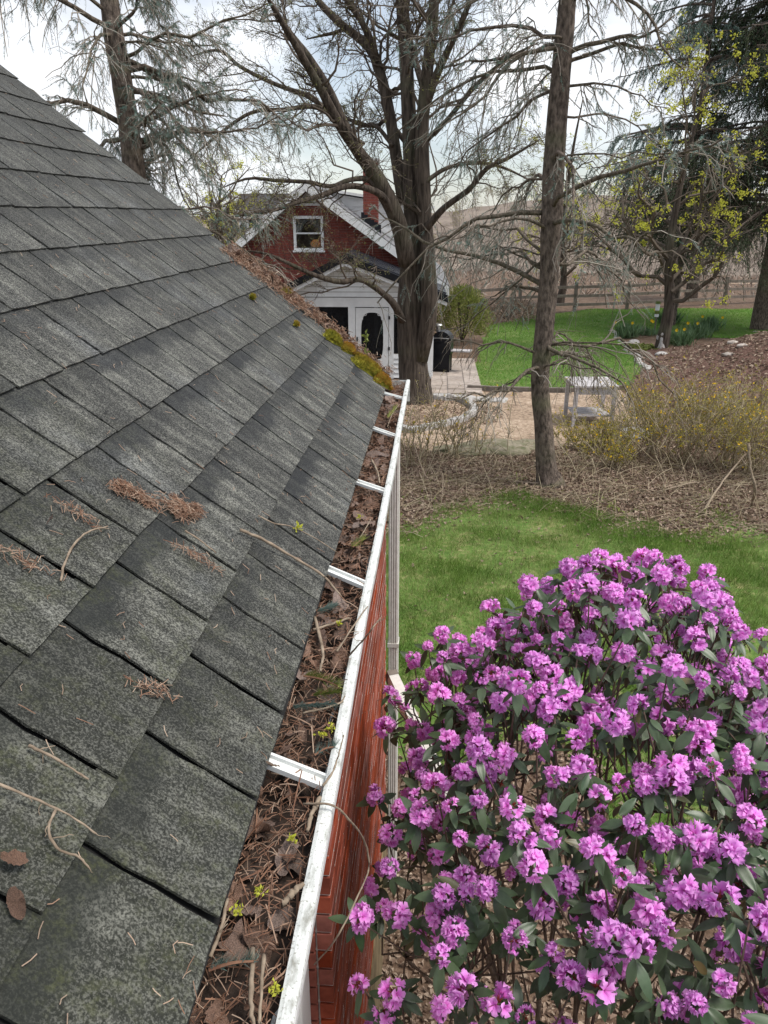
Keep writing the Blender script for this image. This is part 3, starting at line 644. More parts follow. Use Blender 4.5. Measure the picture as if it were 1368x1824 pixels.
prs(0, PZ - .03, PR + .3, PZ - .03 - (PR + .3) * pr_, -.288, 0, .015, 'soffit', M['trim']); prs(-PL - .3, PZ - .03 - (PL + .3) * pl, 0, PZ - .03, -.288, 0, .015, 'soffit', M['trim'])
MB().beam((-.03, -.1, PZ - .1), (-.03, -.1, PZ - .3), .03, .06).build('king_trim', M['trim'], pc)
b = MB(); b.prism([(-PL, BMZ + .2), (0, PZ - .04), (PR, BMZ + .2)], .012, .1); b.build('gable_wall', M['wood'], pc)  # dark backing behind white boards stands in for shadow lines between laps
z = BMZ + .24
while z < PZ - .1:
    lo = max(-(PZ - .06 - z) / pl, -PL); hi = min((PZ - .06 - z) / pr_, PR)
    MB().add([(lo, -.03, z), (hi, -.03, z), (hi, -.004, z + .108), (lo, -.004, z + .108), (lo, .012, z - .002), (hi, .012, z - .002)], [[0, 1, 2, 3], [0, 4, 5, 1]]).build('siding_board', M['siding'], pc); z += .12
MB().bb(-PL, PR, -.03, .1, BMZ, BMZ + .22).build('beam', M['trim'], pc)
dx0, dx1 = .28 - .0, 1.14
dx0 = float(at(634, 600, 19.3)[0] + 2.24); dx1 = float(at(692, 600, 19.3)[0] + 2.24)
for x0, x1 in ((-PL, -PL + .12), (dx0 - .18, dx0 - .012), (dx1 + .012, dx1 + .13), (PR - .14, PR)): MB().bb(x0, x1, -.04, .09, 0, BMZ - .002).build('post', M['trim'], pc)
for x0, x1 in ((-PL + .12, dx0 - .18), (dx1 + .13, PR - .14)):
    wbase = MB().bb(x0, x1, .0, .08, 0, .62).build('knee_wall', M['wood'], pc)  # dark backing again gives painted shadow lines between the white boards
    for i in range(5): MB().add([(x0, -.034, .02 + i * .12), (x1, -.034, .02 + i * .12), (x1, -.006, .13 + i * .12), (x0, -.006, .13 + i * .12), (x0, -.001, .02 + i * .12), (x1, -.001, .02 + i * .12)], [[0, 1, 2, 3], [0, 4, 5, 1]]).build('siding_board', M['siding'], wbase)
    MB().bb(x0, x1, .03, .034, .62, BMZ).build('screen', M['screen'], pc)
MB().bb(-PL, PR, 1.9, 1.96, 0, BMZ + .4).build('back_wall', M['dark'], pc)
MB().bb(-PL, PR, .1, 1.9, -.05, .02).build('floor', M['wood'], pc)
MB().bb(.62, .72, 1.2, 1.3, .02, BMZ).build('inner_post', M['siding'], pc)
MB().bb(.55, 1.05, 1.0, 1.5, .02, .75).build('chair_shape', M['wood'], pc)
# ornate screen door
DZ0, DZ1 = .03, BMZ - .02; dw = (dx1 - dx0) / 2; dc = (dx0 + dx1) / 2
no = 48; tt = np.linspace(0, 2 * np.pi, no, endpoint=False); zc, hz = (DZ0 + DZ1) / 2 + .13, (DZ1 - DZ0) / 2 - .24; wx = dw - .13
def sup(c, s, p): return np.sign(c) * np.abs(c) ** p
inn = np.stack([dc + wx * sup(np.cos(tt), 0, .62), zc + hz * sup(np.sin(tt), 0, .62)], 1)
outr = np.stack([dc + dw * np.clip(np.cos(tt) * 1.5, -1, 1), zc + (hz + .11) * np.clip(np.sin(tt) * 1.5, -1, 1)], 1)
V = [(x, y, z) for y in (-.03, .008) for P in (outr, inn) for x, z in P]
F = []
for i in range(no):
    j = (i + 1) % no; F += [[i, j, no + j, no + i], [2 * no + j, 2 * no + i, 3 * no + i, 3 * no + j], [no + i, no + j, 3 * no + j, 3 * no + i], [j, i, 2 * no + i, 2 * no + j]]
door = MB().add(V, F).build('screen_door', M['trim'], pc)
zb = zc - hz - .11
b = MB(); b.bb(dc - dw, dc - dw + .09, -.03, .008, DZ0, zb - .002); b.bb(dc + dw - .09, dc + dw, -.03, .008, DZ0, zb - .002); b.bb(dc - dw + .09, dc + dw - .09, -.03, .008, DZ0, zb - .17)
for i in range(1, 5): b.bb(dc - dw + .09 + (2 * dw - .18) * i / 5 - .014, dc - dw + .09 + (2 * dw - .18) * i / 5 + .014, -.025, .004, zb - .17, zb - .002)
b.build('lower_panel', M['trim'], door)
MB().bb(dc - dw + .01, dc + dw - .01, .012, .016, DZ0 + .01, DZ1 - .01).build('screen', M['screen'], door)
def ring(cx, cz, r, rr_):
    a = np.linspace(0, 2 * np.pi, 13); return np.stack([cx + r * np.cos(a), np.full(13, -.012), cz + r * np.sin(a)], 1), np.full(13, rr_)
for sx in (-1, 1):
    for sz in (-1, 1):
        b = MB()
        for r, ox, oz in ((.05, .07, .08), (.035, .15, .06), (.035, .06, .17), (.025, .07, .08)):
            P_, R_ = ring(dc + sx * (dw - .1 - ox + .02), zc + sz * (hz - oz + .02), r, .009); b.tubes(P_[None], R_[None], 4)
        b.build('scroll_bracket', M['trim'], door)
for zz in (zc + .45, zc - .3, DZ0 + .2): MB().bb(dx1 - .005, dx1 + .035, -.05, -.03, zz, zz + .08).build('hinge', M['black'], door)
MB().bb(dx0 + .02, dx0 + .05, -.06, -.03, zc - .1, zc + .02).build('handle', M['black'], door)

# ---- grill
gb = onground(787, 664); gr = thing('grill', 'black lidded barbecue grill on a cart beside the maple trunk', 'grill', tuple(gb), -.2)
for sx in (-.2, .2):
    for sy in (-.16, .16): MB().bb(sx - .022, sx + .022, sy - .022, sy + .022, .02, .55).build('leg', M['black'], gr)
MB().bb(-.22, .22, -.19, .19, .1, .13).build('shelf', M['black'], gr)
MB().bb(-.25, .25, -.2, .2, .5, .82).build('firebox', M['black'], gr)
MB().bb(-.21, .21, -.17, .17, .14, .5).build('cabinet', M['black'], gr)
a = np.linspace(0, math.pi, 11); lid = [(.26 * math.cos(t) * -1, .83 + .26 * math.sin(t)) for t in a]
MB().prism(lid, -.22, .22).build('lid', M['black'], gr, smooth=False)
P_ = np.array([[(-.2, -.26, .92), (0, -.27, .93), (.2, -.26, .92)]]); MB().tubes(P_, np.full((1, 3), .013), 6).build('handle', M['steel'], gr)
b = MB(); b.tubes(np.array([[(-.12, 0, 1.05), (-.12, 0, 1.2)]]), np.full((1, 2), .06), 12); b.tubes(np.array([[(-.12, 0, 1.22), (-.12, 0, 1.25)]]), np.array([[.11, .08]]), 12); b.build('chimney_cap', M['steel'], gr)
MB().bb(.255, .75, -.16, .16, .58, .61).build('side_shelf', M['tablewood'], gr)
for sy in (-.15, .15):
    wme = MB().tubes(np.array([[(-.24, sy - .02, .07), (-.24, sy + .02, .07)]]), np.full((1, 2), .07), 14).build('wheel', M['black'], gr)

# ---- white weathered potting table
tb = onground(1046, 752); tab = thing('garden_table', 'weathered white wooden table with low shelf on the gravel', 'table', tuple(tb), .05)
for i in range(5): MB().bb(-.42, .42, -.46 + i * .185, -.28 + i * .185, .78, .81).build('plank', M['tablewood'], tab)
for sx in (-.36, .36):
    for sy in (-.4, .38): MB().bb(sx - .035, sx + .035, sy - .035, sy + .035, 0, .779).build('leg', M['tablewood'], tab)
MB().bb(-.38, .38, -.42, -.4, .64, .775).build('apron', M['tablewood'], tab); MB().bb(-.38, .38, .36, .38, .64, .775).build('apron', M['tablewood'], tab)
for i in range(3): MB().bb(-.34, .34, -.36 + i * .24, -.14 + i * .24, .2, .225).build('shelf_plank', M['tablewood'], tab)

# ---- split rail fence
fa, fb_ = onground(820, 566), onground(1400, 537); fb_ = fa + (fb_ - fa) * 1.25
fe = thing('rail_fence', 'weathered three-rail split fence behind the back lawn', 'fence')
L_ = np.linalg.norm(fb_ - fa); nseg = max(2, int(round(L_ / 2.75))); pts = [fa + (fb_ - fa) * i / nseg for i in range(nseg + 1)]
for p in pts: p[2] = float(gz(p[0], p[1])); 
for p in pts: MB().box((p[0], p[1], p[2] + .58), (.13, .13, 1.3)).build('post', M['wood'], fe)
for p, q in zip(pts[:-1], pts[1:]):
    for h in (.3, .66, 1.02):
        e = rng.normal(scale=.02, size=2); MB().beam(p + [0, 0, h + e[0]], q + [0, 0, h + e[1]], .07, .115).build('rail', M['wood'], fe)

# ---- garden bed: stones, daffodils, feeder, statue
def rockmesh(seed, flat=.55):
    r = np.random.default_rng(seed); a = np.linspace(0, 2 * np.pi, 11)[:-1]; V = []
    for i, ph in enumerate(np.linspace(-1.2, 1.3, 6)): V += [(math.cos(ph) * math.cos(t) * (1 + .22 * r.normal()), math.cos(ph) * math.sin(t) * (1 + .22 * r.normal()), flat * math.sin(ph) * (1 + .1 * r.normal())) for t in a]
    V.append((0, 0, flat)); V.append((0, 0, -flat)); F = np.array([[k * 10 + i, k * 10 + (i + 1) % 10, (k + 1) * 10 + (i + 1) % 10, (k + 1) * 10 + i] for k in range(5) for i in range(10)])
    b = MB().add(V, F); b.f.append(np.array([[50 + i, 50 + (i + 1) % 10, 60] for i in range(10)])); b.m.append(np.zeros(10)); return b
rocks = [rockmesh(i) for i in range(5)]
def rockm(i, m): return rocks[i % 5].mesh('rock', m, True)
rks = {}
def rock(px, py, r, m, label, name='rock', cat='rock', group=None, parent=None, zs=1.0, i=None):
    i = int(rng.integers(5)) if i is None else i
    if (i, m.name) not in rks: rks[(i, m.name)] = rockm(i, m)
    p = onground(px, py); o = link(name, rks[(i, m.name)], parent); o.location = (p[0], p[1], p[2] + r * .2 * zs); o.scale = (r, r * .8, r * zs); o.rotation_euler = (0, 0, rng.uniform(0, 6))
    if parent is None: tag(o, label, cat, group)
    return o
for px, py, r, lb in ((1128, 612, .24, 'large pale tan boulder in the garden bed beside the daffodils'), (1178, 633, .2, 'flat whitish stone in front of the small statue'), (1305, 617, .16, 'rounded pinkish stone high on the mulch mound'), (1297, 634, .15, 'grey stone below the pinkish one on the mulch mound'), (1320, 634, .15, 'flat greenish slab lying on the mulch mound'), (1345, 592, .1, 'small stone near the top of the mulch mound')):
    rock(px, py, r, M['palestone'] if 'whit' in lb or 'pale' in lb else M['stone'], lb, zs=.7)
edg = thing('bed_edging', 'line of small pale stones edging the garden bed along the back lawn', 'edging')
for i in range(22):
    t = i / 21; px = 1090 + 62 * t + 4 * math.sin(i); py = 590 + 68 * t
    rock(px, py, .13, M['palestone'], '', 'stone', parent=edg, zs=.6)
er = thing('curved_edging', 'curved ring of pale stones around the base of the big maple', 'edging')
ep = smooth([onground(690, 765), onground(735, 772), onground(775, 764), onground(815, 755), onground(842, 742), onground(842, 730), onground(818, 716), onground(790, 714), onground(760, 712)], 40)
for i in range(39):
    p, q = ep[i], ep[i + 1]; m_ = (p + q) / 2; o = MB().box((0, 0, 0), (np.linalg.norm(q - p) * .94, .13, .14)).build('stone', M['palestone'], er)
    o.location = (m_[0], m_[1], float(gz(m_[0], m_[1])) + .06 + .01 * rng.normal()); o.rotation_euler = (.05 * rng.normal(), .05 * rng.normal(), math.atan2(q[1] - p[1], q[0] - p[0]) + .06 * rng.normal())
for (px, py), lb in zip(((782, 705), (828, 709), (857, 712), (888, 714)), ('first pale stepping stone nearest the maple trunk', 'second pale stepping stone in the gravel patio', 'third pale stepping stone in the gravel patio', 'last pale stepping stone nearest the spruce trunk')):
    rock(px, py, .3, M['palestone'], lb, 'stepping_stone', 'stepping stone', zs=.22)
for i, (px, py, r) in enumerate(((800, 806, .34), (848, 806, .4), (893, 803, .5), (930, 798, .36), (1125, 776, .4))):
    rock(px, py, r, M['mossrock'] if i != 4 else M['palestone'], ('low mossy stone at the left of the gravel edge', 'mossy stone in the middle of the gravel edge', 'large dark mossy stone at the gravel edge', 'mossy stone beside the spruce trunk at the gravel edge', 'pale flat slab among the forsythia stems')[i], 'edge_stone', 'stone', zs=.45)
kerb = thing('lawn_kerb', 'low dark timber kerb between the gravel and the back lawn', 'kerb')
ka = onground(832, 694); kb = onground(1115, 694)
for i in range(5):
    p = ka + (kb - ka) * i / 5; q = ka + (kb - ka) * (i + .985) / 5; p[2] = gz(p[0], p[1]) + .05; q[2] = gz(q[0], q[1]) + .05; MB().beam(p, q, .1, .12).build('timber', M['wood'], kerb)
def blades(n, r, h, lean=.35, w_=.012):
    c = np.stack([rng.normal(scale=r, size=n), rng.normal(scale=r, size=n), np.zeros(n)], 1); d = np.stack([rng.normal(scale=lean, size=n), rng.normal(scale=lean, size=n), np.ones(n)], 1)
    u = nrm(rng.normal(size=(n, 3))); L = h * rng.uniform(.6, 1.1, n); return fan_leaves(c, d, u, L, np.full(n, w_), .05, .25)
daff = []
for i, ((px, py), lb) in enumerate(zip(((1115, 602), (1190, 577), (1208, 617), (1240, 603), (1262, 590), (1150, 597)), ('large blue-green daffodil clump at the left end of the bed', 'tall daffodil clump behind the bird feeder', 'daffodil clump with a yellow bloom below the feeder', 'spiky daffodil clump at the lawn edge', 'rightmost daffodil clump beside the mulch mound', 'low leafy clump between the feeder and the left daffodils'))):
    p = onground(px, py); o = thing('daffodil_clump', lb, 'plant', tuple(p), 0, 'daffodils in the garden bed')
    V, F = blades(260, .17, .55 if i != 5 else .3, w_=.022); MB().add(V, F, np.repeat(rng.random(260) * .7, 4)).build('leaves', M['daff'], o)
    for k in range(2):
        b = MB(); a = np.linspace(0, 2 * np.pi, 7)[:-1]; c = np.array([rng.normal(scale=.2), rng.normal(scale=.2), .5])
        b.add(np.concatenate([[c], c + np.stack([.05 * np.cos(a), np.full(6, -.02), .05 * np.sin(a)], 1)]), [[0, k2 + 1, (k2 + 1) % 6 + 1] for k2 in range(6)], 1.0); b.tubes(np.array([[c - [0, 0, .5], c]]), np.full((1, 2), .004), 3, 0); b.build('flower', M['forfl'], o)
hp = onground(1147, 622); o = thing('hosta_patch', 'low bright green leafy plant in front of the boulder', 'plant', tuple(hp)); n_ = 180
c = np.stack([rng.normal(scale=.28, size=n_), rng.normal(scale=.25, size=n_), np.zeros(n_)], 1); d = np.stack([rng.normal(scale=.8, size=n_), rng.normal(scale=.8, size=n_), np.full(n_, .7)], 1)
V, F = fan_leaves(c, d, np.tile([0, 0, 1.0], (n_, 1)), rng.uniform(.12, .25, n_), rng.uniform(.07, .12, n_)); MB().add(V, F, np.repeat(rng.random(n_) * .5, 4)).build('leaves', M['yew'], o)
fp = onground(1166, 590); bf = thing('bird_feeder', 'white and green post-mounted bird feeder in the garden bed', 'bird feeder', tuple(fp))
MB().tubes(np.array([[(0, 0, 0), (0, 0, .5)]]), np.full((1, 2), .025), 8).build('post', M['wood'], bf); MB().tubes(np.array([[(0, 0, .5), (0, 0, .95)]]), np.full((1, 2), .075), 12).build('tube', M['trim'], bf)
MB().tubes(np.array([[(0, 0, .95), (0, 0, 1.03)]]), np.array([[.12, .06]]), 12).build('roof', M['yew'], bf); MB().tubes(np.array([[(0, 0, .6), (0, 0, .72)]]), np.full((1, 2), .079), 12).build('band', M['yew'], bf)
sp = onground(1177, 622); stt = thing('angel_statue', 'small white angel statue standing in the garden bed', 'statue', tuple(sp))
P_ = np.array([[(0, 0, 0), (0, 0, .06), (0, 0, .2), (0, 0, .33), (0, 0, .38)]]); MB().tubes(P_, np.array([[.13, .12, .08, .07, .03]]), 12).build('body', M['palestone'], stt, smooth=True)
MB().tubes(np.array([[(0, 0, .36), (0, 0, .39), (0, 0, .43), (0, 0, .48), (0, 0, .5)]]), np.array([[.025, .05, .06, .045, .01]]), 10).build('head', M['palestone'], stt, smooth=True)
for sx in (-1, 1): MB().prism([(sx * .03, .2), (sx * .16, .3), (sx * .15, .42), (sx * .04, .32)], .03, .06).build('wing', M['palestone'], stt)

# ------------------------------------------------------------------ trees
def needles(Bp, D, L, nper, nl, nw, back=.5, mb=None, rv=None, side=None):
    n = len(Bp); D = nrm(D); t = rng.uniform(0, 1, (n, nper)); base = Bp[:, None] + D[:, None] * (t * L[:, None])[..., None]
    q = rng.normal(size=(n, nper, 3))
    if side is not None: q = q * .5 + side
    q = nrm(q - (q * D[:, None]).sum(-1, keepdims=True) * D[:, None]); d = nrm(q + D[:, None] * back)
    ln = nl * rng.uniform(.7, 1.2, (n, nper, 1)); s = nrm(np.cross(d, D[:, None] + 1e-3)) * nw / 2
    V = np.stack([base - s, base + s, base + d * ln], 2).reshape(-1, 3); F = np.arange(n * nper * 3).reshape(-1, 3)
    rv = rng.random(n) * .8 if rv is None else rv
    (mb if mb is not None else MB()).add(V, F, np.repeat(rv, nper * 3)); return mb
def trunkmesh(P, R, n=40, S=14, rough=.06):
    Q, q = smooth(P, n, R); b = MB(); b.tubes(Q[None], q[None], S); V = b.v[0].reshape(n, S, 3); c = Q[:, None]
    th = np.arange(S) / S * 2 * np.pi; bump = 1 + rough * (np.sin(th * 3 + 1)[None] * .6 + np.sin(th * 5 + np.arange(n)[:, None] * .35) * .5 + rng.normal(size=(n, S)) * .35)
    b.v[0] = (c + (V - c) * bump[..., None]).reshape(-1, 3); b.r[0] = np.repeat((rng.random(n) < .2) * rng.random(n) * .4, S); return b, Q, q

# ---- the big maple
mb_ = onground(738, 715); MY = mb_[1]; mp_t = thing('maple_tree', 'large dark-barked maple with several upright limbs in front of the house', 'tree', tuple(mb_)); mp_t.location = (0, 0, 0)
kf = MY / 1290.0
def wp(l):   # (px, py, dY, width px) -> points, radii
    P = np.array([at(a, b_, MY + c) for a, b_, c, d in l]); R = np.array([d / 2 * .76 * (MY + c) / 1400 for a, b_, c, d in l]); R[-1] *= .4; return P, R
base = [(738, 722, 0, 105), (739, 700, 0, 82), (734, 640, 0, 66), (730, 560, 0, 60), (732, 480, 0, 52), (735, 400, 0, 42), (732, 300, 0, 34), (728, 200, 0, 31), (722, 100, .2, 28), (716, 0, .4, 26), (705, -140, .8, 24), (690, -330, 1.2, 12)]
P, R = wp(base); b, Q, q = trunkmesh(P, R, 60, 16); b.build('trunk', M['bark'], mp_t, smooth=True)
limbs = [
 [(748, 640, -.1, 40), (764, 560, -.25, 40), (763, 480, -.3, 34), (757, 400, -.2, 32), (752, 300, -.2, 34), (752, 220, -.2, 30), (762, 120, -.4, 26), (770, 40, -.5, 24), (778, -60, -.6, 18), (790, -220, -.8, 8)],
 [(726, 470, -.2, 44), (712, 405, -.4, 38), (690, 352, -.6, 36), (668, 312, -.8, 34), (640, 272, -1, 26), (605, 222, -1.3, 22), (572, 160, -1.6, 19), (535, 95, -2, 16), (500, 35, -2.4, 13), (455, -40, -2.8, 9)],
 [(640, 270, -1, 20), (612, 215, -.8, 17), (585, 155, -.7, 15), (550, 100, -.6, 13), (515, 55, -.5, 10), (475, -10, -.4, 8)],
 [(720, 360, .1, 30), (708, 290, .2, 26), (694, 200, .3, 24), (676, 125, .4, 22), (655, 82, .5, 19), (610, 45, .6, 16), (570, 5, .8, 13), (530, -50, 1, 8)],
 [(672, 112, .4, 17), (660, 70, .3, 15), (642, 35, .2, 13), (618, 0, .1, 11), (590, -50, 0, 8)],
 [(702, 385, -.5, 20), (682, 350, -.8, 17), (648, 334, -1.1, 14), (612, 333, -1.4, 13), (571, 349, -1.7, 12), (533, 359, -2, 10), (490, 374, -2.3, 8), (424, 384, -2.6, 6), (380, 396, -2.8, 4)],
 [(668, 330, -.8, 14), (650, 318, -.9, 12), (618, 322, -1.1, 10), (590, 332, -1.3, 10), (546, 324, -1.5, 9), (496, 322, -1.7, 8), (442, 318, -1.9, 6), (388, 338, -2.1, 4)],
 [(716, 570, -.3, 20), (700, 540, -.7, 17), (672, 515, -1, 14), (642, 498, -1.3, 13), (604, 502, -1.6, 14), (560, 490, -1.9, 11), (520, 472, -2.2, 9), (475, 452, -2.5, 7), (432, 446, -2.7, 5)],
 [(757, 410, -.3, 18), (790, 372, -.6, 14), (835, 338, -.9, 12), (868, 300, -1.1, 10), (905, 282, -1.3, 8), (960, 250, -1.5, 5)],
 [(754, 200, -.2, 22), (775, 140, -.5, 18), (800, 85, -.8, 15), (830, 20, -1.1, 12), (850, -50, -1.3, 8)],
 [(752, 150, -.3, 14), (735, 90, .3, 13), (722, 30, .5, 12), (740, -40, .8, 8)],
 [(720, 250, .2, 12), (690, 215, .6, 9), (668, 225, 1, 8), (630, 215, 1.4, 6), (600, 200, 1.6, 4)],
 [(600, 210, -1.2, 13), (560, 190, -1.4, 11), (510, 195, -1.6, 9), (450, 200, -1.8, 8), (395, 235, -2, 7), (330, 290, -2.2, 5)],
 [(590, 200, -1.2, 12), (545, 170, -.9, 10), (490, 150, -.6, 9), (430, 120, -.4, 8), (390, 90, -.2, 7), (340, 100, 0, 5)],
 [(700, 260, .1, 10), (670, 225, .4, 8), (640, 222, .7, 7), (605, 205, 1, 5)],
 [(760, 250, -.2, 12), (800, 210, -.5, 10), (850, 150, -.8, 9), (905, 105, -1, 8), (960, 75, -1.2, 5)],
 [(668, 110, .4, 10), (630, 55, .7, 8), (590, 60, 1, 7), (545, 70, 1.2, 5)],
 [(750, 330, -.3, 11), (795, 300, -.2, 9), (850, 290, 0, 8), (900, 300, .2, 6), (960, 330, .3, 4)],
]
LP = []
for l in limbs:
    P, R = wp(l); b, Q, q = trunkmesh(P, R, 24, 9, .07); b.build('limb', M['bark'], mp_t, smooth=True); LP.append((Q, q))
P0 = np.stack([a for a, _ in LP]); R0 = np.stack([a for _, a in LP])
tq, tr_ = smooth(wp(base)[0][6:], 24, wp(base)[1][6:]); P0 = np.concatenate([P0, tq[None]]); R0 = np.concatenate([R0, tr_[None]])
b1, r1 = spawn(P0, R0, 11, (.5, 1.2), (.2, .45), .12, 7, .35, .05, .05, .25, .009, .35, rmax=.032)
b2, r2_ = spawn(b1, r1, 8, (.4, 1.1), (.25, .6), .05, 6, .55, .05, .07, .2, .0055, .5)
b3, r3 = spawn(b2, r2_, 6, (.4, 1.1), (.3, .7), .0, 4, .6, -.05, .08, .2, .003, .6)
b = MB(); b.tubes(b1, r1, 5, rng.random(len(b1)) * .5); b.tubes(b2, r2_, 3, rng.random(len(b2))); b.tubes(b3, r3, 3, rng.random(len(b3)))
tw = b.build('crown', M['twig'], mp_t, kind='stuff')
tips = b3[:, -1]; tips = tips[rng.random(len(tips)) < .75]; n = len(tips); c = np.repeat(tips, 4, 0) + rng.normal(scale=.02, size=(n * 4, 3))
V, F = fan_leaves(c, rng.normal(size=c.shape), nrm(rng.normal(size=c.shape)), rng.uniform(.012, .035, n * 4), rng.uniform(.008, .02, n * 4)); MB().add(V, F, np.repeat(rng.random(n * 4) * .8, 4)).build('buds', M['bud'], mp_t, kind='stuff')

# ---- spruces
def spruce(name, label, trunk, Y, zr, nb, blen, sub=(24, 5), sprig=700, droop=(.35, .75), nmat='bluen', sub_len=(.14, .34), rise=.12, dead=True, tuft=.12, nn=34, hang=-.45, spr_from=2.2, rb=1.0):
    P = np.array([at(a, b_, Y) for a, b_, _ in trunk]); P[0, 2] = gz(P[0, 0], P[0, 1]) - .1; R = np.array([w_ / 2 * .8 * Y / 1400 for *_, w_ in trunk])
    t = thing(name, label, 'tree', (P[0, 0], P[0, 1], P[0, 2] + .1)); t.location = (0, 0, 0)
    b, Q, q = trunkmesh(P, R, 60, 14, .05); b.build('trunk', M['sbark'], t, smooth=True)
    zs = rng.uniform(zr[0], zr[1], nb); c = np.stack([np.interp(zs, Q[:, 2], Q[:, k]) for k in range(3)], 1)
    az = rng.uniform(0, 2 * np.pi, nb); Lb = blen * rng.uniform(.55, 1.1, nb); K = 10; s = np.linspace(0, 1, K)[None, :, None]
    out = np.stack([np.cos(az), np.sin(az), np.zeros(nb)], 1); rise_ = rise + rng.normal(scale=.12, size=nb); dr_ = rng.uniform(*droop, nb)
    B = c[:, None] + out[:, None] * s * Lb[:, None, None] * (1 - .15 * s); B[:, :, 2] += (Lb[:, None] * (rise_[:, None] * 1.6 * s[..., 0] - dr_[:, None] * s[..., 0] ** 2 + .12 * s[..., 0] ** 5))
    W = np.cumsum(rng.normal(scale=.021, size=B.shape), 1); B += (W - W[:, :1]) * Lb[:, None, None]
    r0 = rng.uniform(.45, 1.2, nb) * .021 * blen / 2.5 * rb; Rb = r0[:, None] * np.linspace(1, .25, K)[None]
    for i in range(nb): b = MB(); b.tubes(B[i:i + 1], Rb[i:i + 1], 6, rng.random() * .2); b.build('bough', M['sbark'], t, smooth=True)
    s1, q1 = spawn(B, Rb, sub[0], (.5, 1.15), sub_len, -.15, 6, .5, hang, .05, .12, .0052, .5, flat=.35, rmax=.009)
    s2, q2 = spawn(s1, q1, sub[1], (.4, 1.0), (.25, .6), -.1, 4, .7, hang * .7, .06, .15, .0034, .6)
    b = MB(); b.tubes(s1, q1, 4, np.clip(rng.normal(.35, .3, len(s1)), 0, 1)); b.tubes(s2, q2, 3, np.clip(rng.normal(.4, .35, len(s2)), 0, 1)); b.build('twigs', M['deadtwig'] if dead else M['twig'], t, kind='stuff')
    if sprig:
        # living shoots grow in patches on some boughs
        liv = np.where(s2[:, 0, 2] > spr_from)[0]; cen = s2[rng.choice(liv, max(6, sprig // 28)), 0]
        d = np.min(np.linalg.norm(s2[liv][:, None, 0] - cen[None], axis=2), 1) if len(liv) * len(cen) < 6e6 else rng.random(len(liv))
        sel = liv[np.argsort(d)[:sprig]]
        Bp = s2[sel, 0]; D = s2[sel, -1] - s2[sel, 0]; L = np.maximum(np.linalg.norm(D, axis=1), tuft * .7)
        mbn = MB(); needles(Bp, D + rng.normal(scale=.03, size=D.shape), np.minimum(L, tuft * 1.6), nn, .029 * Y / 10, .0031 * Y / 7, .6, mbn); mbn.build('needles', M[nmat], t, kind='stuff')
    return t, B, Q
spruce('spruce_tree', 'tall bare-branched spruce standing between the lawn and the gravel', [(981, 866, 92), (979, 856, 66), (974, 835, 49), (968, 760, 42), (962, 680, 41), (970, 590, 41), (978, 500, 40), (982, 420, 46), (985, 330, 45), (990, 250, 42), (998, 150, 39), (1006, 60, 36), (1011, 0, 33), (1025, -160, 27), (1040, -400, 14)], 10.46, (1.55, 7.8), 66, 2.7, (12, 3), 3000, (.25, .7), rb=1.25, nn=44, tuft=.15)
spruce('spruce_tree', 'blue spruce trunk rising behind the upper left of the garage roof', [(252, 900, 56), (250, 500, 52), (240, 310, 47), (228, 215, 42), (215, 130, 42), (203, 60, 40), (195, 0, 36), (180, -150, 29), (165, -400, 14)], 12.2, (2.4, 8.5), 60, 2.6, (20, 5), 5600, (.15, .6), rise=.12, spr_from=2.8, rb=2.0, nn=40, tuft=.15)
# dense Norway spruce on the right
def dense(name, label, px, Y, H, zlo, rad, nb, nh, seed_, mat='darkn', trunkw=.3, hang=.55):
    x0 = at(px, 500, Y)[0]; z0 = float(gz(x0, Y)); t = thing(name, label, 'tree', (x0, Y, z0)); t.location = (0, 0, 0)
    P = np.array([(x0, Y, z0 - .1), (x0, Y, z0 + .5), (x0 + .05, Y, H * .5), (x0, Y, H)]); b, Q, q = trunkmesh(P, [trunkw * 1.25, trunkw, trunkw * .6, .03], 30, 12); b.build('trunk', M['sbark'], t, smooth=True)
    zs = rng.uniform(zlo, H * .97, nb); L = rad * (1 - (zs - zlo) / (H * 1.05 - zlo)) ** .75 * rng.uniform(.7, 1.1, nb) + .25; az = rng.uniform(0, 2 * np.pi, nb); K = 8; s = np.linspace(0, 1, K)[None, :, None]
    out = np.stack([np.cos(az), np.sin(az), np.zeros(nb)], 1); B = np.array([x0, Y, 0]) + np.stack([zs * 0, zs * 0, zs], 1)[:, None] + out[:, None] * s * L[:, None, None]
    B[:, :, 2] += L[:, None] * (.25 * s[..., 0] - .55 * s[..., 0] ** 2 + .2 * s[..., 0] ** 4)
    b = MB(); b.tubes(B, np.linspace(.05, .012, K)[None] * np.ones((nb, 1)), 5); b.build('boughs', M['sbark'], t, kind='stuff')
    s1, q1 = spawn(B, np.full(B.shape[:2], .02), nh, (.5, 1.2), (.14, .34), -.3, 5, .5, -hang * 1.3, .05, .12, .006, .4, flat=.3)
    b = MB(); b.tubes(s1, q1, 3); b.build('twigs', M['twig'], t, kind='stuff')
    A = s1[:, 1:-1].reshape(-1, 3); D = (s1[:, 2:] - s1[:, 1:-1]).reshape(-1, 3) + np.array([0, 0, -.05]); Ln = np.linalg.norm(D, axis=1)
    mbn = MB(); needles(A, D, Ln * 1.2, 12, .1, .03, .9, mbn, np.repeat(np.clip(rng.normal(.3, .25, len(s1)), 0, 1), 3)); mbn.build('foliage', M[mat], t, kind='stuff'); return t
dense('norway_spruce', 'dense dark green spruce with drooping boughs at the right edge', 1366, 29.0, 14, 3.2, 5.8, 210, 46, 1)
dense('conifer_tree', 'smaller green conifer under the big drooping spruce', 1235, 39.0, 8.0, 1.2, 2.6, 60, 16, 2)
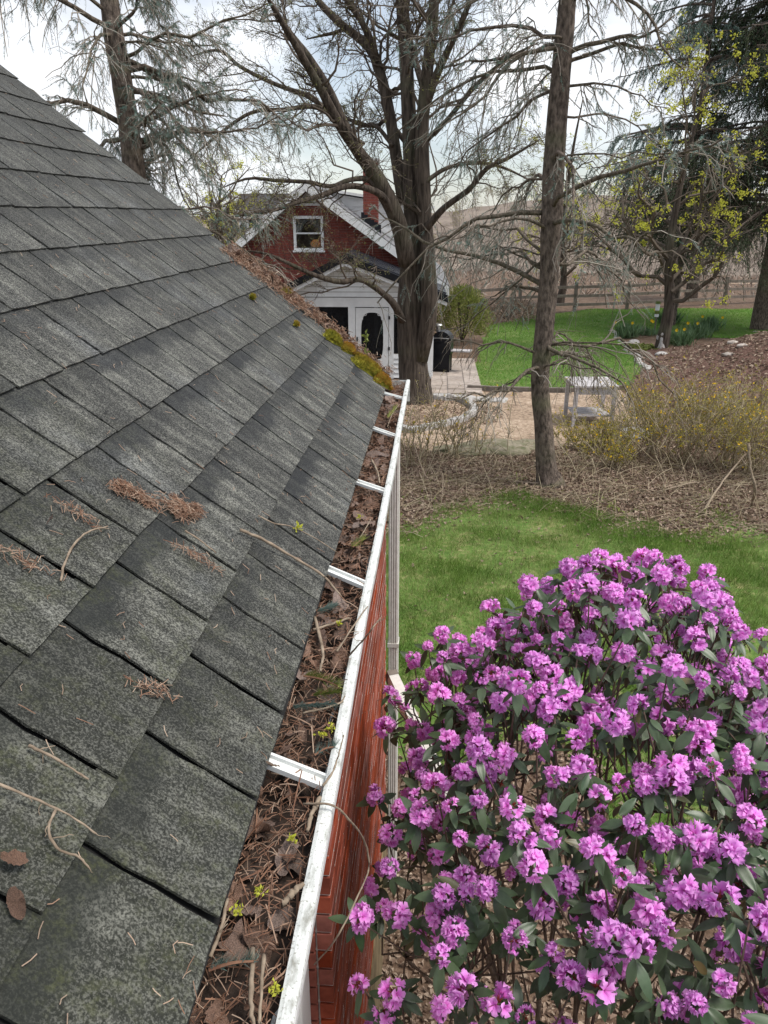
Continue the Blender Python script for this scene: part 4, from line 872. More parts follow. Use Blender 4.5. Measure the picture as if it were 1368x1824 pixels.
dense('conifer_tree', 'blue-green conifer seen between the two right-hand trunks', 1205, 30.0, 13.5, 5.0, 3.4, 60, 20, 3, 'bluen', .16)
# lime flowering tree
def limetree(name, label, px, Y, H, W, ncl, lean=0):
    x0 = at(px, 500, Y)[0]; z0 = float(gz(x0, Y)); t = thing(name, label, 'tree', (x0, Y, z0)); t.location = (0, 0, 0)
    P = np.array([(x0, Y, z0 - .1), (x0 + .1, Y, z0 + 1.2), (x0 - .1 + lean, Y, z0 + 2.8), (x0 + lean, Y, z0 + H * .7), (x0 + .3 + lean, Y, z0 + H)]); b, Q, q = trunkmesh(P, [.2, .15, .12, .07, .02], 24, 9); b.build('trunk', M['bark'], t, smooth=True)
    l1, k1 = spawn(Q[None], q[None], 22, (.6, 1.2), (.5 * W / H, 1.0 * W / H), .25, 8, .5, -.15, .06, .25, .02, .3); l2, k2 = spawn(l1, k1, 9, (.4, 1.0), (.25, .6), .1, 6, .5, -.15, .07, .2, .009, .4); l3, k3 = spawn(l2, k2, 4, (.4, 1.0), (.3, .6), .0, 4, .6, -.1, .07, .2, .006, .5)
    b = MB(); b.tubes(l1, k1, 5, rng.random(len(l1))); b.tubes(l2, k2, 3, rng.random(len(l2))); b.tubes(l3, k3, 3, rng.random(len(l3))); b.build('branches', M['twig'], t, kind='stuff')
    tp = l3[rng.choice(len(l3), ncl), -1]; n = ncl * 14; c = np.repeat(tp, 14, 0) + rng.normal(scale=.055, size=(n, 3)); V, F = fan_leaves(c, rng.normal(size=c.shape) + [0, 0, .3], nrm(rng.normal(size=c.shape)), rng.uniform(.04, .09, n), rng.uniform(.03, .06, n)); MB().add(V, F, np.repeat(rng.random(n) * .6, 4)).build('flower_clusters', M['lime'], t, kind='stuff')
limetree('flowering_tree', 'small tree with lime green flower clusters in front of the dark spruce', 1192, 23.5, 6.8, 4.2, 330)
limetree('flowering_tree', 'thin lime-flowering tree beyond the spruce trunk near the fence', 1000, 37.0, 8.5, 5.0, 300)
limetree('flowering_tree', 'thin lime-flowering tree left of the house behind the garage roof', 395, 30.0, 5.2, 3.2, 150)
# yew by the grill
def shrub(name, label, p, r, h, mat, n, ll=.05):
    t = thing(name, label, 'shrub', tuple(p)); ph = rng.uniform(0, 2 * np.pi, n); cz = rng.uniform(-.2, 1, n); rad = np.sqrt(np.clip(1 - cz ** 2, 0, 1)) * r * rng.uniform(.6, 1.08, n) * (1 + .2 * np.sin(ph * 3) + .12 * np.sin(ph * 7 + cz * 5))
    c = np.stack([rad * np.cos(ph), rad * np.sin(ph), h * (.3 + .68 * cz) * rng.uniform(.85, 1.05, n)], 1); d = nrm(c - [0, 0, h * .2]) + rng.normal(scale=.5, size=c.shape) + [0, 0, .3]
    V, F = fan_leaves(c, d, nrm(rng.normal(size=c.shape)), rng.uniform(.6, 1.3, n) * ll, rng.uniform(.25, .5, n) * ll); MB().add(V, F, np.repeat(np.clip(rng.normal(.35, .3, n), 0, 1), 4)).build('foliage', M[mat], t, kind='stuff')
    st = np.zeros((9, 4, 3)); st[:] = np.linspace(0, .75, 4)[None, :, None]; st = st * np.stack([rng.normal(scale=r * .5, size=9), rng.normal(scale=r * .5, size=9), np.full(9, h)], 1)[:, None]; MB().tubes(st, np.full((9, 4), .02), 5).build('stems', M['twig'], t, kind='stuff'); return t
p = onground(822, 640); p[1] += 3.0; p[0] *= 1.12; p[2] = gz(p[0], p[1]); shrub('yew_shrub', 'rounded yellow-green yew shrub behind the grill', p, .85, 1.75, 'yew', 9000, .07)
p = onground(905, 572); shrub('bare_shrub', 'low reddish-brown shrub at the far left end of the back lawn', p, 1.3, .8, 'litter', 2500, .1)
# far wood on the hill
nT = 320; fx = rng.uniform(-75, 75, nT); fy = rng.uniform(46, 150, nT); keep = inframe(np.stack([fx, fy, hillz(fx, fy) + 2], 1), 200); fx, fy = fx[keep], fy[keep]; fz = hillz(fx, fy)
H = rng.uniform(2.2, 4.4, len(fx)) * np.where(fx < 0, .6, 1); K = 6; s = np.linspace(0, 1, K)[None, :, None]; top = np.stack([rng.normal(scale=.5, size=len(fx)), rng.normal(scale=.5, size=len(fx)), H], 1)
TP = np.stack([fx, fy, fz], 1)[:, None] + s * top[:, None]; TR = (H * .016)[:, None] * np.linspace(1, .25, K)[None]
f1, g1 = spawn(TP, TR, 13, (.4, 1.0), (.25, .5), .35, 5, .4, .0, .06, .25, .02, .4); f2, g2 = spawn(f1, g1, 9, (.3, .9), (.3, .7), .1, 4, .5, .0, .07, .2, .014, .5)
b = MB(); b.tubes(TP, TR, 5, rng.random(len(TP))); b.tubes(f1, g1, 3, rng.random(len(f1))); b.tubes(f2, g2, 3, rng.random(len(f2)))
o = b.build('far_wood', M['farwood'], kind='stuff'); o['label'] = 'grey-brown bare wood on the far hillside'; o['category'] = 'woodland'
n = 26000; sel = rng.choice(len(f2), n); c = f2[sel, -1] + rng.normal(scale=.3, size=(n, 3)); V, F = fan_leaves(c, rng.normal(size=c.shape), nrm(rng.normal(size=c.shape)), rng.uniform(.08, .2, n), rng.uniform(.06, .14, n)); o = MB().add(V, F, np.repeat(rng.random(n), 4)).build('far_spring_leaf', M['farbud'], kind='stuff'); o['label'] = 'haze of pale spring buds over the far wood'; o['category'] = 'foliage'
n = 30000; bx = rng.uniform(-40, 60, n); by = rng.uniform(41, 110, n); bh = rng.uniform(.3, 1.0, n); c = np.stack([bx, by, hillz(bx, by) - .1], 1); d = np.stack([rng.normal(scale=.9, size=n), rng.normal(scale=.9, size=n), np.ones(n)], 1); V, F = fan_leaves(c, d, nrm(rng.normal(size=c.shape)), bh, np.full(n, .05)); o = MB().add(V, F, np.repeat(rng.random(n), 4)).build('brush', M['farwood'], kind='stuff'); o['label'] = 'tangled brown brush beyond the fence'; o['category'] = 'brush'
for (px, Y_, H_), lb in zip(((420, 62, 5.6), (385, 70, 6.2), (455, 75, 5.0)), ('dark far conifer just left of the house gable', 'far conifer behind the roof litter, leftmost of three', 'small far conifer closest to the house rake')):
    dense('far_conifer', lb, px, Y_, H_, -.2, 2.2, 40, 8, 5, 'darkn', .2)
# a distant house roof left of the gable
p = at(478, 372, 70); fh = thing('distant_house', 'small grey-roofed house far behind the brick gable', 'house', (p[0], 70, -.3)); hz_ = p[2] + .3
MB().bb(-2.6, 2.6, 0, 5, 0, hz_).build('wall', M['siding'], fh); MB().prism([(-3, hz_ - .05), (-2.2, hz_ + 1.2), (2.2, hz_ + 1.2), (3, hz_ - .05)], -.4, 5.4).build('roof', M['hroof'], fh)
for x0 in (-1.8, .8): MB().bb(x0, x0 + .9, -.03, .0, hz_ - 1.6, hz_ - .5).build('window', M['dark'], fh)
# pale car park strip beyond the fence
V = [(6, 44, -.36), (60, 44, -.36), (60, 50, -.3), (6, 50, -.3)]; o = MB().add(V, [[0, 1, 2, 3]]).build('far_road', M['gravel'], kind='structure'); o['label'] = 'pale road beyond the fence'

# ------------------------------------------------------------------ forsythia and bare shrubs
fl = [(1036, 800, .75), (1100, 805, .95), (1165, 812, 1.7), (1222, 830, 1.7), (1290, 835, 1.8), (1345, 845, 1.9), (1310, 780, 1.6), (1235, 775, 1.5), (1380, 800, 1.8), (1140, 765, 1.3), (790, 815, 1.5), (740, 830, 1.4), (850, 815, 1.3), (1085, 835, 1.0)]
fn = ['forsythia bush just right of the spruce trunk', 'forsythia bush in front of the white table', 'forsythia bush near the pale slab', 'dense forsythia bush in the middle of the right thicket', 'large forsythia bush above the pale fallen stem', 'tall forsythia bush at the right edge of the litter bed', 'forsythia bush at the foot of the mulch mound', 'back forsythia bush behind the thicket', 'rightmost forsythia bush cut by the frame', 'small back forsythia bush right of the table', 'thin upright shrub left of the mossy stones', 'thin yellow-flecked shrub beside the gutter end', 'sparse upright shrub in front of the gravel', 'low sprawling shrub in front of the table']
for (px, py, h), lb in zip(fl, fn):
    p = onground(px, py); t = thing('forsythia_bush', lb, 'bush', tuple(p), 0, 'forsythia thicket at the lawn edge'); thin = px < 900
    ns = 13 if thin else 32; K = 8; s = np.linspace(0, 1, K)[None, :, None]; d = np.stack([rng.normal(scale=.28 if thin else .46, size=ns), rng.normal(scale=.28 if thin else .46, size=ns), np.ones(ns)], 1); L = .72 * h * rng.uniform(.6, 1.2, ns)
    S0 = np.stack([rng.normal(scale=.16, size=ns), rng.normal(scale=.16, size=ns), np.full(ns, -.03)], 1)[:, None] + s * d[:, None] * L[:, None, None]; S0[:, :, 2] -= (.28 * rng.random(ns) * L)[:, None] * s[..., 0] ** 3; W = np.cumsum(rng.normal(scale=.012, size=S0.shape), 1); S0 += (W - W[:, :1])
    R0_ = np.linspace(.009, .0035, K)[None] * np.ones((ns, 1)); t1, q1 = spawn(S0, R0_, 8, (.3, .9), (.15, .4), .15, 5, .6, -.1, .05, .25, .003, .6); t2, q2 = spawn(t1, q1, 3, (.4, .9), (.3, .6), .1, 4, .8, 0, .06, .2, .0025, .7)
    b = MB(); b.tubes(S0, R0_, 4, rng.random(ns)); b.tubes(t1, q1, 3, rng.random(len(t1))); b.tubes(t2, q2, 3, rng.random(len(t2))); b.build('stems', M['forst'], t, kind='stuff')
    n = 420 if thin else 2600; al = np.concatenate([t1[:, 2:].reshape(-1, 3), t2[:, 1:].reshape(-1, 3)]); c = al[rng.choice(len(al), n)]; big = rng.random(n) < .035; V, F = fan_leaves(c, rng.normal(size=c.shape) + [0, 0, .4], nrm(rng.normal(size=c.shape)), np.where(big, .04, rng.uniform(.016, .032, n)), np.where(big, .03, rng.uniform(.008, .016, n))); MB().add(V, F, np.repeat(np.where(big, 1.0, rng.random(n) * .25), 4)).build('buds', M['forfl'], t, kind='stuff')
def twigthing(name, pts, r0, r1, lb, cat='twig', mat='paletwig', group=None, nsub=0, n=18, S=7):
    Q, q = smooth(pts, n, np.linspace(r0, r1, len(pts))); q = q * (1 + .12 * rng.normal(size=n)); Q = Q + rng.normal(scale=r0 * .16, size=Q.shape); b = MB(); b.tubes(Q[None], q[None], S)
    if nsub: c_, k_ = spawn(Q[None], q[None], nsub, (.4, 1.0), (.08, .22), 0, 5, .5, 0, .08, .15, r1 * .4, .5); b.tubes(c_, k_, 4)
    return tag(b.build(name, M[mat], smooth=True), lb, cat, group)
def og(px, py, h=0.0): p = onground(px, py); p[2] += h; return p
twigthing('fallen_branch', [og(1254, 912, .03), og(1285, 880, .2) , og(1332, 842, .42)], .016, .01, 'pale dead branch slanting up from the lawn edge at the right', 'branch')
twigthing('fallen_branch', [og(1338, 905, .02), at(1345, 870, 9.3), at(1336, 830, 9.35), at(1333, 790, 9.4)], .022, .014, 'pale upright dead stem beside the slanting branch', 'branch', nsub=3)
twigthing('fallen_branch', [og(1170, 880, .03), og(1240, 872, .1), og(1290, 880, .03)], .014, .008, 'thin dead branch lying in the leaf litter', 'branch', nsub=4)
twigthing('fallen_branch', [og(1010, 862, .04), og(960, 868, .06), og(905, 862, .04)], .016, .01, 'pale stick on the ground at the foot of the spruce', 'branch', nsub=3)
twigthing('fallen_branch', [og(735, 845, .5), at(760, 850, 10.2), og(786, 870, .25), og(786, 905, .02)], .008, .006, 'thin bent stem arching over the litter beside the downspout', 'branch')

# ------------------------------------------------------------------ grass and litter
n = 420000; x = rng.uniform(-1.6, 7.6, n); y = rng.uniform(.6, 10.6, n); pd = .45 + .55 * vnoise(x, y, 2.2, 11) + .4 * vnoise(x, y, 7, 12); k = near_lawn(x, y) & (rng.random(n) < np.clip(.35 + pd, .18, 1)) & inframe(np.stack([x, y, x * 0], 1), 150); x, y, pd = x[k], y[k], pd[k]; n = len(x)
c = np.stack([x, y, gz(x, y)], 1); d = np.stack([rng.normal(scale=.4, size=n) + .25 * vnoise(x, y, 3, 3), rng.normal(scale=.4, size=n), np.ones(n)], 1); h = rng.uniform(.045, .12, n) * (.6 + .7 * np.clip(pd, 0, 1)); sd_ = nrm(np.stack([rng.normal(size=n), rng.normal(size=n), np.zeros(n)], 1)) * rng.uniform(.0022, .0045, n)[:, None]
V = np.stack([c - sd_, c + sd_, c + nrm(d) * h[:, None]], 1).reshape(-1, 3); dry = np.clip(.62 - pd * .8 + rng.normal(scale=.2, size=n), 0, 1)
o = MB().add(V, np.arange(3 * n).reshape(-1, 3), np.repeat(dry, 3)).build('grass', M['grass'], kind='stuff'); o['label'] = 'shaggy spring grass of the near lawn'; o['category'] = 'grass'
n = 260000; x = rng.uniform(.5, 20, n); y = rng.uniform(16.5, 38, n); k = back_lawn(x, y) & inframe(np.stack([x, y, gz(x, y)], 1), 60); x, y = x[k], y[k]; n = len(x); c = np.stack([x, y, gz(x, y)], 1); d = np.stack([rng.normal(scale=.5, size=n), rng.normal(scale=.5, size=n), np.ones(n)], 1); sd_ = nrm(np.stack([rng.normal(size=n), rng.normal(size=n), np.zeros(n)], 1)) * .008
V = np.stack([c - sd_, c + sd_, c + nrm(d) * rng.uniform(.04, .09, (n, 1))], 1).reshape(-1, 3); o = MB().add(V, np.arange(3 * n).reshape(-1, 3), np.repeat(np.clip(.18 + .2 * vnoise(x, y, 1.2, 4) + rng.normal(scale=.12, size=n), 0, 1), 3)).build('grass', M['bgrass'], kind='stuff'); o['label'] = 'mown grass of the back lawn'; o['category'] = 'grass'
def litter(n, fn_, s0, s1, name, label):
    x, y = fn_(n); c = np.stack([x, y, gz(x, y) + rng.uniform(.012, .04, len(x))], 1); d = np.stack([rng.normal(size=len(x)), rng.normal(size=len(x)), rng.normal(scale=.35, size=len(x))], 1); u = nrm(np.stack([rng.normal(scale=.5, size=len(x)), rng.normal(scale=.5, size=len(x)), np.ones(len(x))], 1)); L = rng.uniform(s0, s1, len(x)); V, F = fan_leaves(c, d, u, L, L * rng.uniform(.4, .8, len(x)), .3, .25)
    o = MB().add(V, F, np.repeat(np.clip(rng.normal(.35, .3, len(x)), 0, 1), 4)).build(name, M['litter'], kind='stuff'); o['label'] = label; o['category'] = 'leaf litter'
def f_a(n):
    x = rng.uniform(-1.5, 9.5, n); y = rng.uniform(8.3, 13.6, n); k = (y > yb(x) - .3 + .5 * rng.normal(size=n) * .5) & ~gravel(x, y); return x[k], y[k]
litter(70000, f_a, .022, .07, 'leaf_litter', 'brown dead leaves carpeting the bed behind the lawn')
def f_b(n):
    x = rng.uniform(-.35, 2.2, n); y = rng.uniform(.4, 5.4, n); k = ~near_lawn(x, y) | (rng.random(n) < .15); return x[k], y[k]
litter(17000, f_b, .02, .06, 'leaf_litter', 'dead leaves and stems on the soil beneath the rhododendron')
def f_c(n):
    x = rng.uniform(-1, 7, n); y = rng.uniform(2.5, 10, n); k = rng.random(n) < np.clip(.25 - .5 * vnoise(x, y, 2.2, 11), .03, 1); return x[k], y[k]
litter(3800, f_c, .03, .07, 'leaf_litter', 'scattered dead leaves lying in the near lawn')
def f_d(n):
    a = rng.uniform(0, 6.28, n); r = 1.5 * np.sqrt(rng.random(n)); x = mb_[0] + .35 + r * np.cos(a); y = mb_[1] - 1.0 + r * 1.1 * np.sin(a); return x, y
litter(2500, f_d, .04, .09, 'leaf_litter', 'dead leaves inside the maple stone ring')
def f_e(n):
    x = rng.normal(8.6, 2.2, n); y = rng.normal(18.5, 2.6, n); k = mulch(x, y); return x[k], y[k]
litter(14000, f_e, .04, .12, 'bark_chips', 'dark bark chips covering the mound')
n = 2600; x = rng.uniform(-1, 7.5, n); y = yb(x) + np.abs(rng.normal(scale=.7, size=n)) - .2; k = vnoise(x, y, 5, 41) > .25; x, y = x[k], y[k]; n = len(x); c = np.stack([x, y, gz(x, y) + .02], 1); V, F = fan_leaves(c, np.stack([rng.normal(size=n), rng.normal(size=n), np.full(n, .8)], 1), np.tile([0, 0, 1.0], (n, 1)), rng.uniform(.03, .08, n), rng.uniform(.015, .035, n)); o = MB().add(V, F, np.repeat(rng.random(n) * .5, 4)).build('weeds', M['yew'], kind='stuff'); o['label'] = 'small green weeds sprouting along the litter edge'; o['category'] = 'weeds'
# twigs of straw standing in the litter bed
n = 2600; x = rng.uniform(-1, 7.5, n); y = yb(x) + rng.uniform(-.2, 3.2, n); c = np.stack([x, y, gz(x, y) + .03], 1); d = np.stack([rng.normal(size=n), rng.normal(size=n), np.abs(rng.normal(scale=.5, size=n))], 1); L = rng.uniform(.15, .7, n); s = np.linspace(0, 1, 4)[None, :, None]; T = c[:, None] + nrm(d)[:, None] * s * L[:, None, None]; T[:, :, 2] -= .25 * (L[:, None]) * s[..., 0] ** 2
o = MB().tubes(T, np.full((n, 4), .003), 3, rng.random(n)).build('ground_twigs', M['forst'], kind='stuff'); o['label'] = 'dry twigs and stalks strewn through the leaf litter'; o['category'] = 'twigs'

# ------------------------------------------------------------------ debris on the roof and in the gutter
GY0, GY1 = .1, YE - .03
ys = np.linspace(GY0, GY1, 120); xs = np.linspace(-.262, -.146, 12); X, Y = np.meshgrid(xs, ys, indexing='ij')
Z = 2.706 + .012 * vnoise(X * 6, Y, 9, 21) + .008 * vnoise(X * 4, Y, 30, 22); nx, ny = X.shape; idx = np.arange(nx * ny).reshape(nx, ny)
o = MB().add(np.stack([X, Y, Z], -1), np.stack([idx[:-1, :-1], idx[1:, :-1], idx[1:, 1:], idx[:-1, 1:]], -1).reshape(-1, 4)).build('gutter_muck', pm('gutter_muck', (.012, .008, .006), (.06, .04, .03), 70, .85, .6, bdist=.006), smooth=True, kind='stuff'); o['label'] = 'dark rotted muck filling the white gutter'; o['category'] = 'muck'
def leafmesh(seed, lobes):
    r = np.random.default_rng(seed); n = 29; a = np.linspace(0, 2 * np.pi, n)[:-1]
    rad = .5 * (1 + .16 * np.cos(a * lobes)) * (.75 + .3 * np.cos(a)) + r.normal(scale=.05, size=n - 1) if lobes else .5 / np.sqrt(np.cos(a) ** 2 + (np.sin(a) / .48) ** 2) * (1 + r.normal(scale=.05, size=n - 1))
    pts = [np.zeros(3)]; 
    for f in (.5, 1.0): pts += [np.array([f * rad[i] * np.cos(a[i]), f * rad[i] * np.sin(a[i]), 0]) for i in range(n - 1)]
    P = np.array(pts); k1, k2, k3 = r.uniform(-1.8, 2.0), r.uniform(-1.0, 1.0), r.uniform(-.9, .9); P[:, 2] = k1 * P[:, 1] ** 2 + k2 * P[:, 0] ** 2 + .1 * np.sin(P[:, 0] * 9 + seed) * np.abs(P[:, 1]) * 2 + k3 * P[:, 0] * P[:, 1] + r.normal(scale=.035, size=len(P)); m = n - 1
    b = MB(); b.add(P, np.array([[0, 1 + i, 1 + (i + 1) % m] for i in range(m)])); b.f.append(np.array([[1 + i, 1 + m + i, 1 + m + (i + 1) % m, 1 + (i + 1) % m] for i in range(m)])); b.m.append(np.zeros(m)); return b.mesh('dead_leaf', M['gleaf'], True)
lms = [leafmesh(i, (0, 7, 3, 0, 0, 5, 0, 0, 3, 0)[i]) for i in range(10)]
def euler_rand(o, tilt): o.rotation_euler = (rng.normal(scale=tilt), rng.normal(scale=tilt), rng.uniform(0, 6.28))
for i in range(190):
    o = link('dead_leaf', lms[rng.integers(10)]); y = GY0 + .25 + (GY1 - GY0 - .3) * rng.random(); o.location = (rng.uniform(-.25, -.17), y, rng.uniform(2.72, 2.748)); s = rng.uniform(.026, .064); o.scale = (s, s, s); euler_rand(o, .45)
    seg = int(np.searchsorted(HY_, y)); tag(o, ('brown curled dead leaf in the gutter nearer than every hanger', 'brown curled dead leaf between the nearest and second gutter hangers', 'brown curled dead leaf between the second and third gutter hangers', 'brown curled dead leaf between the third and fourth gutter hangers', 'brown curled dead leaf between the fourth and last gutter hangers', 'brown curled dead leaf beyond the last gutter hanger')[seg], 'leaf', ('leaves before the first hanger', 'leaves after the first hanger', 'leaves after the second hanger', 'leaves after the third hanger', 'leaves after the fourth hanger', 'leaves at the gutter end')[seg])
n = 6500; y = rng.uniform(GY0, GY1, n); A = np.stack([rng.uniform(-.26, -.15, n), y, rng.uniform(2.715, 2.75, n)], 1); d = nrm(np.stack([rng.normal(size=n), rng.normal(size=n) * 1.4, rng.normal(scale=.22, size=n)], 1)); L = rng.uniform(.012, .03, n); L[:500] *= 2.6
T = A[:, None] + d[:, None] * np.linspace(-.5, .5, 3)[None, :, None] * L[:, None, None]; T[:, :, 0] = np.clip(T[:, :, 0], -.263, -.145); T[:, 1, 2] += .002
R = np.full((n, 3), .0006); R[:500] = .0011; o = MB().tubes(T, R, 3, np.clip(rng.normal(.1, .3, n), 0, 1)).build('needle_litter', M['needle'], kind='stuff'); o['label'] = 'loose brown needles and bits of twig in the gutter'; o['category'] = 'needles'
# twigs in the gutter

def gpt(px, py, z): return atz(px, py, z)
tl = [([(505, 1610), (540, 1575)], .0075, 'stubby lichen-grey stick lying in the near gutter'), ([(560, 1100), (575, 1160), (570, 1195)], .006, 'mossy green stick lying along the gutter beside the shingles'), ([(558, 1122), (595, 1110), (625, 1100)], .0055, 'grey forked stick lying across the gutter'), ([(470, 1700), (462, 1824)], .004, 'upright pale stalk at the bottom of the near gutter'), ([(450, 1690), (447, 1780), (452, 1830)], .005, 'scaly spruce twig at the bottom of the near gutter'), ([(375, 1705), (395, 1650), (405, 1600)], .0045, 'rusty dead spruce twig beside the lowest shingle'), ([(570, 1420), (556, 1450), (548, 1480)], .006, 'dark wet stick against the inside of the gutter lip'), ([(540, 1270), (600, 1255), (615, 1240)], .003, 'thin brown twig in front of the spruce sprigs'), ([(600, 1160), (640, 1100), (655, 1080)], .003, 'thin grey twig touching the gutter lip'), ([(662, 820), (673, 842), (676, 860)], .006, 'pale lichened stick past the third hanger'), ([(640, 960), (652, 940), (660, 925)], .003, 'thin twig in the middle of the gutter'), ([(690, 760), (700, 735), (712, 720)], .003, 'thin twig near the far end of the gutter')]
for pl, r, lb in tl:
    pts = [gpt(a, b_, 2.752 + .004 * i) for i, (a, b_) in enumerate(pl)]
    if len(pts) == 2: pts = [pts[0], (pts[0] + pts[1]) / 2 + [0, 0, .003], pts[1]]
    twigthing('twig', pts, r * .62, r * .42, lb, group='sticks in the gutter', nsub=3 if r < .005 else 0, mat='paletwig', n=14)
# green spruce sprigs
def sprig(p0, p1, lb, nl=.02, mat='bluen', up=(0, 0, 1), nn=150, group='spruce sprigs in the gutter', n_side=None):
    t = thing('spruce_sprig', lb, 'sprig', (0, 0, 0), 0, group); pts = [p0, (p0 + p1) / 2 + np.array([0, 0, .004]), p1]; Q, q = smooth(pts, 9, [.0022, .0018, .0012]); MB().tubes(Q[None], q[None], 5).build('stem', M['needle'], t)
    D = p1 - p0; L = np.linalg.norm(D); mbn = MB(); side = np.asarray(n_side if n_side is not None else up, float); needles(p0[None], D[None], np.array([L]), nn, nl, .0022, .55, mbn, np.array([.5]), side=side[None, None]); mbn.r[0] = np.repeat(np.clip(rng.normal(.35, .3, nn), 0, 1), 3); mbn.build('needles', M[mat], t)
sprig(gpt(519, 1258, 2.757), gpt(600, 1252, 2.757), 'flat blue-green spruce sprig lying across the gutter', n_side=(0, -1, .4))
sprig(gpt(541, 1204, 2.757), gpt(602, 1222, 2.759), 'green spruce sprig just beyond the blue-green one', n_side=(0, .6, .8), mat='yew')
sprig(gpt(556, 1238, 2.757), gpt(604, 1232, 2.759), 'yellowish spruce sprig between two greener sprigs', n_side=(0, -.6, .8), mat='yew')
sprig(gpt(372, 1728, 2.757), gpt(455, 1712, 2.757), 'blue-green spruce sprig at the bottom of the near gutter', n_side=(0, .9, .5))
sprig(gpt(563, 1088, 2.757), gpt(598, 1078, 2.757), 'small dark spruce sprig tucked under the shingle edge', n_side=(0, -.9, .4), nn=90)
sprig(gpt(560, 1345, 2.757), gpt(596, 1330, 2.757), 'small spruce sprig next to the nearest gutter hanger', n_side=(0, .9, .4), nn=90)
sprig(gpt(628, 975, 2.757), gpt(650, 960, 2.757), 'olive spruce sprig in the middle of the gutter', n_side=(0, .9, .4), nn=90, mat='yew')
sprig(gpt(690, 745, 2.757), gpt(705, 725, 2.757), 'olive spruce sprig near the far end of the gutter', n_side=(.3, .6, .6), nn=90, mat='yew')
# lime flower bits
def limebit(p, r, lb, group='lime flower bits'):
    n = 22; c = p + rng.normal(scale=r * .4, size=(n, 3)) * [1, 1, .5]; V, F = fan_leaves(c, rng.normal(size=(n, 3)) + [0, 0, .5], nrm(rng.normal(size=(n, 3))), np.full(n, r * .8), np.full(n, r * .5)); tag(MB().add(V, F, np.repeat(rng.random(n) * .4, 4)).build('maple_flower', M['lime']), lb, 'flower', group)
for (px, py), lb in zip(((424, 1622), (462, 1587), (575, 1308), (588, 1296), (490, 1760), (640, 920), (605, 1110), (520, 1495)), ('lime flower bit on a dead leaf in the near gutter', 'lime flower bit above the lichen-grey stick', 'lime flower cluster in front of the nearest hanger, left one', 'lime flower cluster in front of the nearest hanger, right one', 'lime flower bit at the very bottom of the gutter', 'lime flower bit halfway along the gutter', 'lime flower bit beside the forked stick', 'lime flower bit near the dark wet stick')): limebit(gpt(px, py, 2.756), .008, lb)
limebit(onroof(531, 940, .02), .012, 'lime flower cluster on the thin green twig over the shingles')
# twigs over the gutter lip, in front of the wall
twigthing('twig', [gpt(540, 1432, 2.75), gpt(590, 1434, 2.765), atx(622, 1460, -.112), atx(650, 1500, -.1), atx(657, 1545, -.095), atx(640, 1590, -.095), atx(600, 1670, -.12), atx(560, 1718, -.17)], .0017, .0012, 'long thin vine twig looping over the gutter lip in front of the brick', mat='paletwig', n=40)
twigthing('twig', [gpt(575, 1400, 2.755), gpt(595, 1370, 2.77), gpt(612, 1310, 2.79)], .002, .001, 'short forked twig standing on the gutter lip by the hanger', nsub=5)
twigthing('twig', [gpt(620, 1170, 2.755), atx(655, 1130, -.1), atx(678, 1100, -.08)], .0018, .001, 'fine twig crossing the gutter lip above the brick wall', nsub=3)
twigthing('twig', [gpt(452, 1352, 2.775), gpt(478, 1360, 2.768), gpt(497, 1367, 2.76)], .003, .002, 'dark stub lying from the shingle onto the nearest hanger', mat='rstem')
# roof twigs
def rt(l, off=.018): return [onroof(a, b_, off + (.004 * (i % 2))) for i, (a, b_) in enumerate(l)]
twigthing('twig', rt([(108, 1035), (116, 1002), (135, 966), (160, 946), (192, 938)]), .0022, .0014, 'pale bent twig lying on the left shingles', nsub=2)
twigthing('twig', rt([(428, 944), (470, 962), (535, 1000), (575, 1025)]) + [gpt(608, 1062, 2.745)], .0036, .0026, 'longest grey branch running off the shingles into the gutter', nsub=1, n=24)
twigthing('twig', rt([(460, 918), (488, 932), (520, 938), (560, 958), (602, 985)]) , .0016, .001, 'thin green-grey twig lying above the long branch', nsub=2)
twigthing('twig', rt([(-20, 1390), (50, 1418), (95, 1438), (140, 1462), (172, 1486)]), .0018, .0011, 'brown spruce twig crossing the lower left shingles', nsub=3)
twigthing('twig', rt([(100, 1440), (86, 1478), (104, 1512), (140, 1526), (160, 1548)]), .002, .0011, 'curved spruce twig hanging below the lower left one', nsub=3)
twigthing('twig', rt([(330, 945), (360, 965), (385, 985)]), .0018, .0012, 'fine grey twig on the pale tab below the needle heap')
twigthing('twig', rt([(52, 1328), (100, 1352), (158, 1388)], .014), .002, .0013, 'brown twig lodged in a slot between two lower shingles', nsub=2)
for (px, py, s), lb in zip(((22, 1530, .036), (30, 1608, .034), (90, 925, .02)), ('curled brown leaf at the left edge of the lower shingles', 'second curled brown leaf below it at the left edge', 'tiny dark leaf scrap on a left shingle')):
    o = link('dead_leaf', lms[0]); o.location = onroof(px, py, .022); o.scale = (s, s, s); o.rotation_euler = (.3, .75, rng.uniform(0, 6)); tag(o, lb, 'leaf')
